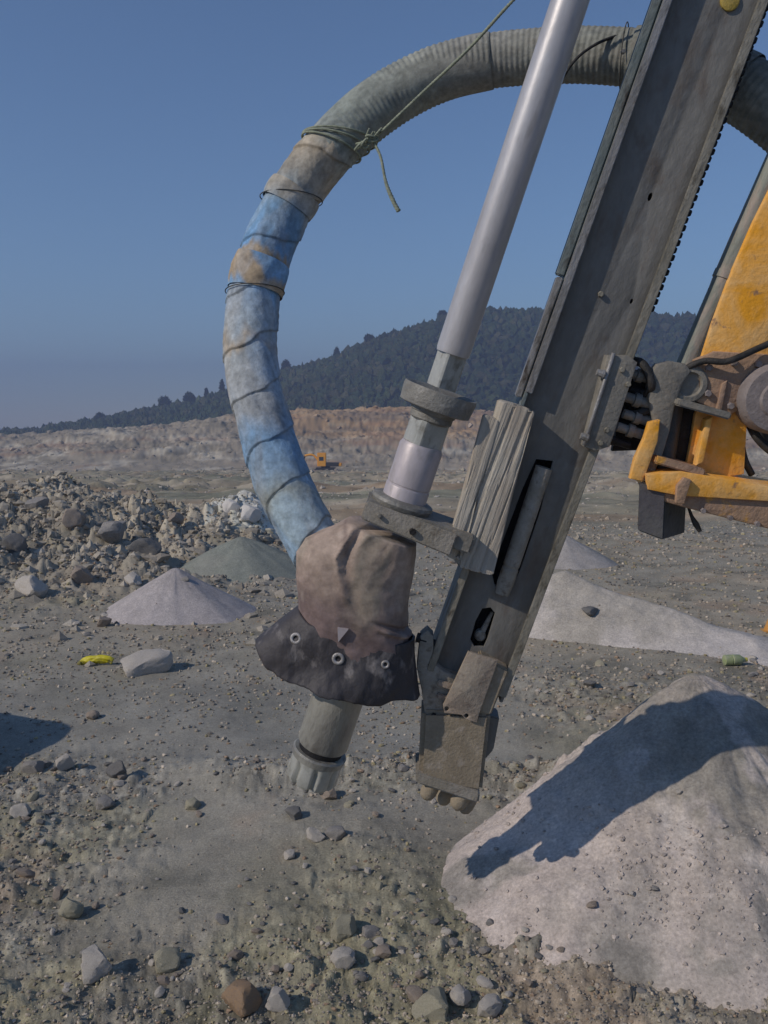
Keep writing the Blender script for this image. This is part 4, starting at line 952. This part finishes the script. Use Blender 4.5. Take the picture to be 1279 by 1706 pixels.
# skirt
top_px = [(493, 1030), (520, 1046), (565, 1062), (620, 1076), (688, 1080)]; bot_px = [(416, 1092), (446, 1123), (510, 1150), (600, 1172), (697, 1187)]
TW = spline([(*pk(x, y, .098), 0) for x, y in top_px], 60)[:, :2]; BW = spline([(*pk(x, y, .125), 0) for x, y in bot_px], 60)[:, :2]
V = []; m1, m2 = 60, 34
def skirt_pt(i, t, back):
    tw, bw = TW[i], BW[i]; u = i/59
    tb = t**1.25 if u > .4 else t**.9; w_ = tw[0]*(1-tb)+bw[0]*tb; a_ = tw[1]*(1-t)+bw[1]*t
    edge = math.sqrt(max(0, 1-(2*u-1)**2))
    nf = (.098+.03*t)*edge**.75*(1+.16*math.sin(u*9+t*3)*t)
    if back: nf = -(.092+.03*t)*edge**.75
    return w_, nf, a_
for j in range(m2):
    t = j/(m2-1)
    for i in range(m1): V.append(skirt_pt(i, t, False))
    for i in range(m1-2, 0, -1): V.append(skirt_pt(i, t, True))
V = np.array(V); n_r = 2*m1-2
_t = np.repeat(np.linspace(0, 1, m2), n_r); V[:, 2] -= _t**3*.012*fbm(V[:, 0]*14, V[:, 1]*14, 527, 4); V[:, 1] += (.006+.011*_t)*fbm(V[:, 0]*18, V[:, 2]*9, 521, 5); V[:, 2] += .006*fbm(V[:, 0]*20, V[:, 1]*20, 523, 4)
P_ = ML(V[:, 0], V[:, 1], V[:, 2]); idx = np.arange(m2*n_r).reshape(m2, n_r); a_ = idx[:-1]; b_ = np.roll(a_, -1, 1); d_ = idx[1:]; c_ = np.roll(d_, -1, 1)
sk = mesh('skirt', P_, np.stack([a_.ravel(), b_.ravel(), c_.ravel(), d_.ravel()], 1), M_skirt, hood, 180)
sm = sk.modifiers.new('thick', 'SOLIDIFY'); sm.thickness = .006; sm.offset = -1
# eyelets lie on the skirt's front
M_eye = grime('zinc_eyelet', (.50, .48, .46), (.38, .36, .34), None, 30, .45, .4)
for x, y, r_, lab in ((492, 1073, .0165, None), (563, 1101, .0175, None), (640, 1112, .012, 'small half-buried eyelet')):
    q = pk(x, y, .12); k_ = int(np.argmin((V[:m2*n_r, 0]-q[0])**2+(V[:, 2]-q[1])**2+(V[:, 1] < 0)*9)); p = P_[k_]
    nn = np.cross(P_[min(k_+n_r, len(P_)-1)]-P_[k_-n_r], P_[k_+1]-P_[k_-1]); nn /= np.linalg.norm(nn); nn = nn if nn.dot(cC-p) > 0 else -nn; nn = nn*.6+N_*.4
    th = np.linspace(0, 2*np.pi, 33)[:-1]
    ax, u_, v_ = frame_of(nn, A); c0_ = p+ax*.0075; VV = []; FF = []
    for i, t in enumerate(th):
        for k2 in range(8):
            f_ = 2*math.pi*k2/8; rr = r_*(1-.26)+r_*.30*math.cos(f_); VV.append(c0_+u_*rr*math.cos(t)+v_*rr*math.sin(t)+ax*(.0035*math.sin(f_)))
    for i in range(32):
        for k2 in range(8): FF.append((i*8+k2, ((i+1) % 32)*8+k2, ((i+1) % 32)*8+(k2+1) % 8, i*8+(k2+1) % 8))
    mesh('eyelet', VV, FF, M_eye, sk, 180)
    lathe('eyelet_hole', c0_-ax*.009, ax, [(0, r_*.66), (.0075, r_*.66)], M_black, sk, 20)
# little torn tabs of rubber
for pts_ in ([(562, 1046), (580, 1049), (563, 1070)],):
    q = [pk(x, y, .118) for x, y in pts_]; VV = [ML(a_, .118, b_) for a_, b_ in q]+[ML(a_, .108, b_) for a_, b_ in q]
    mesh('torn_tab', VV, [(0, 1, 2), (5, 4, 3), (0, 3, 4, 1), (1, 4, 5, 2), (2, 5, 3, 0)], M_coup, hood)

# ------------------------------------------------------------------ suction hose
hose = empty('suction_hose', at(530, 915, 2.66), 'thick looping dust suction hose wrapped in faded blue cloth and grey tape', 'hose')
HP = [(560, 960, 2.62, 92), (528, 912, 2.63, 92), (497, 858, 2.64, 94), (470, 800, 2.66, 97), (438, 700, 2.68, 92), (418, 600, 2.70, 90), (422, 500, 2.71, 89), (452, 400, 2.72, 88), (505, 302, 2.72, 86),
      (600, 200, 2.72, 92), (702, 135, 2.71, 90), (800, 105, 2.68, 90), (905, 94, 2.64, 92), (1000, 93, 2.59, 94), (1100, 103, 2.54, 100), (1190, 128, 2.50, 108), (1270, 170, 2.45, 116), (1360, 250, 2.42, 116), (1430, 370, 2.40, 116), (1470, 520, 2.4, 116)]
HQ = spline([np.append(at(x, y, d), w_/F*d/2) for x, y, d, w_ in HP], 1400)
def hose_part(name, i0, i1, mat, extra, disp, seg=64, label=None, taper=.0):
    Q = HQ[i0:i1]; rad = Q[:, 3]*.985+extra
    if taper: 
        k_ = np.arange(len(Q)); rad = rad-taper*np.exp(-k_/6.)-taper*np.exp(-(len(Q)-1-k_)/6.)
    o = tube(name, Q[:, :3], rad, mat, hose, seg, raw=True, disp=disp, cap=True)
    return o
def pxi(x, y):   # nearest place along the hose to a picture point
    d_ = (HQ[:, :3]-cC); f_ = d_@cF; X = (d_@cR)/f_*F+639.5; Y = 853-(d_@cU)/f_*F; return int(np.argmin((X-x)**2+(Y-y)**2))
cor = lambda s, th, t: .0019*(0.5+.5*np.cos(s*2*math.pi/.0165))*np.ones_like(th)-.002+.002*fbm(np.cos(th)*1.5, np.sin(th)*1.5+s*5, 600, 3)
def phase_of(s, th):
    return s/.155 - th/(2*math.pi) + .12*vn(np.cos(th)*1.2+s*5, np.sin(th)*1.2+s*2, 771)
def wrap(seed, pitch=.055, amp=.0035, step=.0028):
    def f(s, th, t):
        ph_ = (s/pitch+th/(2*math.pi)); fr_ = ph_-np.floor(ph_)
        w1 = fbm(np.cos(th)*1.6+s*6, np.sin(th)*1.6-s*5, seed, 4)
        w2 = vn(np.cos(th)*2.0+s*22+th*0, np.sin(th)*2+s*3, seed+5)
        return step*(1-fr_)+amp*w1+.0016*w2
    return f
def cloth(name, c1, c2, c3, sc=6, rough=.85):
    return grime(name, c1, c2, c3, sc, rough, 0, 'lc', (1, 1, .5), .38, .64, .45, .004, .56, .68, .2)
M_hose = ground_mat('hose_covering', .35, .004, 45); M_hose.node_tree.nodes['Principled BSDF'].inputs['Roughness'].default_value = .78
HK = [(545, 960, (.38, .50, .58)), (490, 850, (.38, .48, .53)), (480, 830, (.36, .40, .38)), (466, 800, (.34, .48, .62)), (450, 745, (.27, .44, .64)), (438, 705, (.42, .45, .47)), (424, 640, (.44, .47, .48)), (419, 604, (.40, .44, .46)), (418, 590, (.44, .38, .30)), (418, 570, (.38, .44, .48)),
      (419, 520, (.36, .45, .54)), (422, 488, (.24, .46, .72)), (424, 478, (.50, .40, .28)), (434, 448, (.48, .38, .26)), (437, 436, (.22, .42, .68)), (458, 385, (.26, .44, .64)), (474, 350, (.36, .44, .48)), (488, 325, (.46, .44, .38)), (520, 280, (.45, .39, .30)), (548, 250, (.36, .37, .33)),
      (556, 240, (.33, .36, .33)), (600, 200, (.30, .335, .30)), (700, 135, (.315, .33, .29)), (800, 105, (.30, .30, .27)), (905, 94, (.275, .28, .245)), (1000, 93, (.27, .28, .245)), (1200, 130, (.24, .25, .22)), (1470, 520, (.24, .25, .22))]
HKi = np.array([pxi(x, y) for x, y, c in HK], float); HKc = np.array([c for x, y, c in HK]); _o = np.argsort(HKi); HKi = HKi[_o]; HKc = HKc[_o]
def hose_cols(i0, n, seg, Q):
    ii = np.repeat(np.arange(i0, i0+n), seg).astype(float); th = np.tile(np.linspace(0, 2*np.pi, seg, endpoint=False), n)
    cx_, sy_ = np.cos(th)*1.3, np.sin(th)*1.3; sv = ii*.012
    pos = ii + 26*fbm(cx_+3, sy_+sv*1.2, 701, 5) + 12*sy_
    c = np.stack([np.interp(pos, HKi, HKc[:, k]) for k in range(3)], 1)
    blue = ss(-.1, .4, fbm(cx_*.8+sv*.6, sy_*.8-sv*.5, 703, 3))*(1-ss(HKi[16]-10, HKi[16]+30, ii)); c = mix3(c, C3(.30, .48, .70), blue*.45)
    dust = ss(.05, .5, fbm(cx_*1.5-sv*1.4, sy_*1.5+sv, 705, 5)); c = mix3(c, C3(.44, .40, .34), dust*.30)
    dark = ss(.25, .55, fbm(cx_*2.5+sv*2.5, sy_*2.5, 707, 4)); c = mix3(c, C3(.15, .17, .18), dark*.30)
    return np.clip(c*(1+.14*fbm(cx_*6, sy_*6+sv*8, 709, 3))[:, None], .03, .8)
HS = np.concatenate([[0], np.cumsum(np.linalg.norm(np.diff(HQ[:, :3], axis=0), axis=1))])
def skin(name, i0, i1, extra, fn, seg=80, taper=0., spiral=False):
    Q = HQ[i0:i1]; n = len(Q); rad = Q[:, 3]*.985+extra; s0_ = HS[i0]
    if taper:
        k_ = np.arange(n); rad = rad-taper*np.exp(-k_/4.)-taper*np.exp(-(n-1-k_)/4.)
    cl = hose_cols(i0, n, seg, Q)
    if spiral:
        S_ = np.repeat(HS[i0:i1], seg); th = np.tile(np.linspace(0, 2*np.pi, seg, endpoint=False), n); f_ = phase_of(S_, th); k_ = np.floor(f_); f_ = f_-k_
        cl = cl*(1-.34*np.exp(-(f_/.035)**2)-.2*np.exp(-((f_-1)/.03)**2))[:, None]*(.86+.3*_h(k_.astype(np.int64), k_.astype(np.int64)*0, k_.astype(np.int64)*0, 5))[:, None]
    return tube(name, Q[:, :3], rad, M_hose, hose, seg, raw=True, cap=False, cols=cl, disp=lambda s, th, t: fn(s+s0_, th, t))
def spiral_wrap(sd, amp, step):
    def f(s, th, t):
        p_ = phase_of(np.full_like(th, s), th); f_ = p_-np.floor(p_)
        pleat = -.0022*np.abs(fbm(np.cos(th)*2+s*16, np.sin(th)*2+s*16, sd+3, 3))*2
        return step*(1-f_)-step*.5+amp*fbm(np.cos(th)*1.6+s*7, np.sin(th)*1.6-s*6, sd, 4)+pleat
    return f
soft = lambda s, th, t: .0016*np.cos(s*2*math.pi/.0165)*ss(.25, .6, vn(np.cos(th)+s*4, np.sin(th)+s*2, 781))+.0016*fbm(np.cos(th)*1.5, np.sin(th)*1.5+s*7, 603, 4)
skin('corrugated_hose', 0, 1400, -.004, cor)
skin('tape_wrap', pxi(545, 252), pxi(820, 102), .0005, soft, taper=.002)
skin('tape_band', pxi(1052, 97), pxi(1100, 103), .003, wrap(612, .2, .001, .0), taper=.002)
skin('tape_band', pxi(1212, 138), pxi(1238, 150), .004, wrap(613, .2, .001, .0), taper=.002)
skin('cloth_wrap', 2, pxi(555, 243), .001, spiral_wrap(641, .0045, .0045), 96, spiral=True)
skin('cloth_patch', *sorted((pxi(423, 487), pxi(437, 434))), .0065, wrap(626, .12, .0045, .0012), 80, .003)
skin('cloth_patch', *sorted((pxi(476, 345), pxi(492, 316))), .0055, wrap(627, .12, .0045, .0012), 80, .003)
# seams: thin string bindings that wind round the cloth
M_string = grime('dark_string', (.07, .075, .075), (.13, .12, .10), None, 30, .9)
def ring_on_hose(name, i, turns, r, mat, parent, tilt=.35, extra=.0062, n=60, di=0, ph0=0.0):
    Q = []; up0 = HQ[i, :3]
    for k_ in range(n):
        t = k_/(n-1); th = ph0+2*math.pi*turns*t
        ii = int(np.clip(i+di*t, 1, len(HQ)-2)); T_ = HQ[ii+1, :3]-HQ[ii-1, :3]; T_ /= np.linalg.norm(T_)
        u_ = cF-T_*cF.dot(T_); u_ /= np.linalg.norm(u_); v_ = np.cross(T_, u_); rr = HQ[ii, 3]+extra
        Q.append(HQ[ii, :3]+(u_*math.cos(th)+v_*math.sin(th))*rr+T_*(-tilt)*rr*math.sin(th))
    return tube(name, Q, r, mat, parent, 8, raw=True)
for (x, y, tl) in ((424, 486, .2), (484, 332, .5), (1040, 96, .1)):
    ring_on_hose('string_binding', pxi(x, y), 1, .0016, M_string, hose, tl)
# thin cable laid over the crest of the hose
tube('cable', [at(x, y, d) for x, y, d in ((920, 168, 2.56), (936, 132, 2.50), (962, 96, 2.49), (1000, 70, 2.50), (1045, 56, 2.52), (1085, 56, 2.54), (1120, 62, 2.60))], .0042, M_rubber, hose, 8, n=60)

# ------------------------------------------------------------------ rope
M_rope = grime('old_rope', (.38, .41, .29), (.26, .29, .22), (.48, .50, .38), 60, .95)
kp = at(616, 238, 2.615)
rope = empty('rope', kp, 'thin greenish rope knotted round the hose and running up past the rod', 'rope')
rt = lambda s, th, t: .0011*np.cos(th*2+s*700)
tube('rope_line', [kp, at(700, 158, 2.58), at(780, 82, 2.50), at(855, 0, 2.42), at(1010, -165, 2.3)], .0042, M_rope, rope, 10, n=260, disp=rt)
tube('rope_tail', [kp+np.array([.012, 0, 0]), at(634, 262, 2.60), at(643, 305, 2.60), at(655, 335, 2.60), at(664, 352, 2.60)], [.0038, .0038, .004, .006, .0065], M_rope, rope, 10, n=90, disp=rt)
ring_on_hose('rope_loop', pxi(560, 238), 1, .0032, M_rope, rope, .62, .006)
ring_on_hose('rope_loop', pxi(552, 246), 1, .0032, M_rope, rope, .42, .006)
ring_on_hose('rope_loop', pxi(566, 232), 1, .0030, M_rope, rope, .78, .007)
rk = np.random.RandomState(12)
for k_ in range(9):
    c0_ = kp+np.array([-.030+.0065*k_, -.006+.008*math.sin(k_*2.1), -.010+.0035*k_+.006*math.sin(k_*1.7)]); th = np.linspace(0, 2*np.pi*.93, 22)
    e1 = rk.normal(size=3)+np.array([.9, 0, .9]); e1 /= np.linalg.norm(e1); e2 = rk.normal(size=3)+np.array([0, 1.4, 0]); e2 -= e1*e1.dot(e2); e2 /= np.linalg.norm(e2)
    ra, rb = rk.uniform(.010, .018), rk.uniform(.005, .009)
    tube('knot_coil', [c0_+e1*ra*math.cos(t)+e2*rb*math.sin(t) for t in th], .0036, M_rope, rope, 8, raw=True)
for k_ in range(3):
    d1 = np.array([rk.uniform(-.4, .5), -.4, rk.uniform(.4, 1)]); tube('knot_end', [kp+np.array([-.01+.012*k_, -.01, .01]), kp+np.array([-.01+.012*k_, -.01, .01])+d1*.012, kp+np.array([-.01+.012*k_, -.01, .01])+d1*.026+np.array([.004, 0, 0])], .0026, M_rope, rope, 8, n=10)

# ------------------------------------------------------------------ small things on the ground
p, d = ground_at(160, 1110); yl = empty('yellow_strip', p, 'bright yellow curved plastic strip lying on the dusty ground at left', 'plastic strip')
Q = [p+np.array([dx, .02, dz]) for dx, dz in ((-.115, .012), (-.08, .030), (0, .042), (.07, .042), (.105, .028))]
M_yel = grime('yellow_plastic', (.68, .60, .02), (.56, .50, .06), (.38, .36, .16), 9, .45, 0, None)
tube('strip_body', Q, [.016, .026, .028, .030, .022], M_yel, yl, 20, n=40, disp=lambda s, th, t: -.012*np.abs(np.sin(th))+.011*fbm(np.cos(th)*2.5, np.sin(th)*2.5+s*28, 700, 4))
tube('strip_end', [Q[0]+np.array([-.012, 0, -.004]), Q[0]+np.array([.012, 0, .006])], [.012, .019], grime('dark_yellow', (.30, .27, .05), (.2, .18, .06), None, 20, .6), yl, 14, n=8)
p, d = ground_at(1222, 1110); gs = empty('plastic_bottle', p, 'pale green flattened bottle behind the mound near the right edge', 'bottle')
M_gr = grime('green_plastic', (.32, .38, .17), (.40, .42, .28), None, 20, .4)
lathe('bottle_body', p+np.array([-.06, .02, .035]), np.array([1., .1, 0]), [(0, .02), (.006, .034), (.05, .036), (.055, .032), (.06, .036), (.11, .034), (.13, .02), (.145, .013)], M_gr, gs, 20)
lathe('bottle_cap', p+np.array([.086, .0346, .035]), np.array([1., .1, 0]), [(0, .014), (.014, .014)], M_yel, gs, 14)
p, d = ground_at(1284, 1052); og = empty('traffic_cone', p, 'small orange marker poking in at the right edge of the picture', 'marker')
M_or2 = grime('orange_plastic', (.62, .28, .05), (.5, .3, .12), None, 15, .5)
lathe('cone_body', p+np.array([0, 0, .012]), np.array([0, 0, 1.]), [(0, .055), (.12, .014), (.125, .010)], M_or2, og, 20, ref=np.array([0, 1., 0]))
lathe('cone_base', p+np.array([0, 0, 0.]), np.array([0, 0, 1.]), [(0, .08), (.012, .08), (.014, .06)], M_or2, og, 4, ref=np.array([0, 1., 0]), phase=.785)

# ------------------------------------------------------------------ distant excavator at the foot of the quarry wall
def excavator(px, py, d):
    x = (px-639.5)/F*d; g = float(surf_h(x, d)[0]); b0 = np.array([x, d, g])
    e = empty('excavator', b0, 'tiny orange excavator working below the far quarry wall', 'excavator')
    Mo = grime('excavator_orange', (.95, .42, .02), (.85, .40, .04), None, 3, .5); Mk = grime('excavator_dark', (.03, .03, .03), (.06, .05, .045), None, 3, .7); Mg = grime('excavator_glass', (.04, .05, .06), (.06, .07, .08), None, 3, .2)
    def bxx(name, x0, x1, y0, y1, z0, z1, mt, bev=.04, par=e):
        P = [b0+np.array(q) for q in ((x0, y0, z0), (x1, y0, z0), (x1, y0, z1), (x0, y0, z1), (x0, y1, z0), (x1, y1, z0), (x1, y1, z1), (x0, y1, z1))]
        return hexa(name, P, mt, par, bev)
    for yq in (-1.0, .6): bxx('track', -1.6, 1.9, yq, yq+.45, 0.02, .62, Mk, .2)
    bxx('turntable', -.6, .8, -.5, .6, .60, .82, Mk)
    bxx('engine_body', .15, 2.3, -.95, 1.0, .83, 1.42, Mk, .08); bxx('counterweight', 2.1, 2.7, -.9, .95, .85, 1.35, Mo, .08)
    cabn = bxx('cab', -1.15, .25, -.98, .05, .84, 3.0, Mo, .08); bxx('cab_window', -.85, -.15, -1.0, -.985, 1.75, 2.35, Mg, .004, cabn)
    for nm, pts_, r_ in (('boom', [(-.6, .3, 1.3), (-1.9, .3, 2.6), (-3.2, .3, 2.5)], .17), ('dipper_arm', [(-3.1, .3, 2.6), (-3.7, .3, 1.0)], .12)):
        tube(nm, [b0+np.array(q) for q in pts_], r_, Mo if nm == 'boom' else Mk, e, 8, n=16)
    bxx('bucket', -4.2, -3.5, -.1, .7, .15, .95, Mk, .1)
excavator(541, 786, 143)

# ------------------------------------------------------------------ air
bm = bmesh.new(); bmesh.ops.create_cube(bm, size=1)
for v in bm.verts: v.co = (v.co.x*2900, v.co.y*2900, -11+(v.co.z+.5)*101)
me = bpy.data.meshes.new('haze'); bm.to_mesh(me); bm.free()
hz = bpy.data.objects.new('haze', me); COL.objects.link(hz); tag(hz, kind='stuff')
m = bpy.data.materials.new('haze_air'); m.use_nodes = True; nt = m.node_tree; nt.nodes.clear()
vo = nt.nodes.new('ShaderNodeVolumePrincipled'); vo.inputs['Color'].default_value = (.43, .53, .78, 1); vo.inputs['Density'].default_value = .0013; vo.inputs['Anisotropy'].default_value = .2
ou = nt.nodes.new('ShaderNodeOutputMaterial'); nt.links.new(vo.outputs[0], ou.inputs['Volume']); me.materials.append(m)
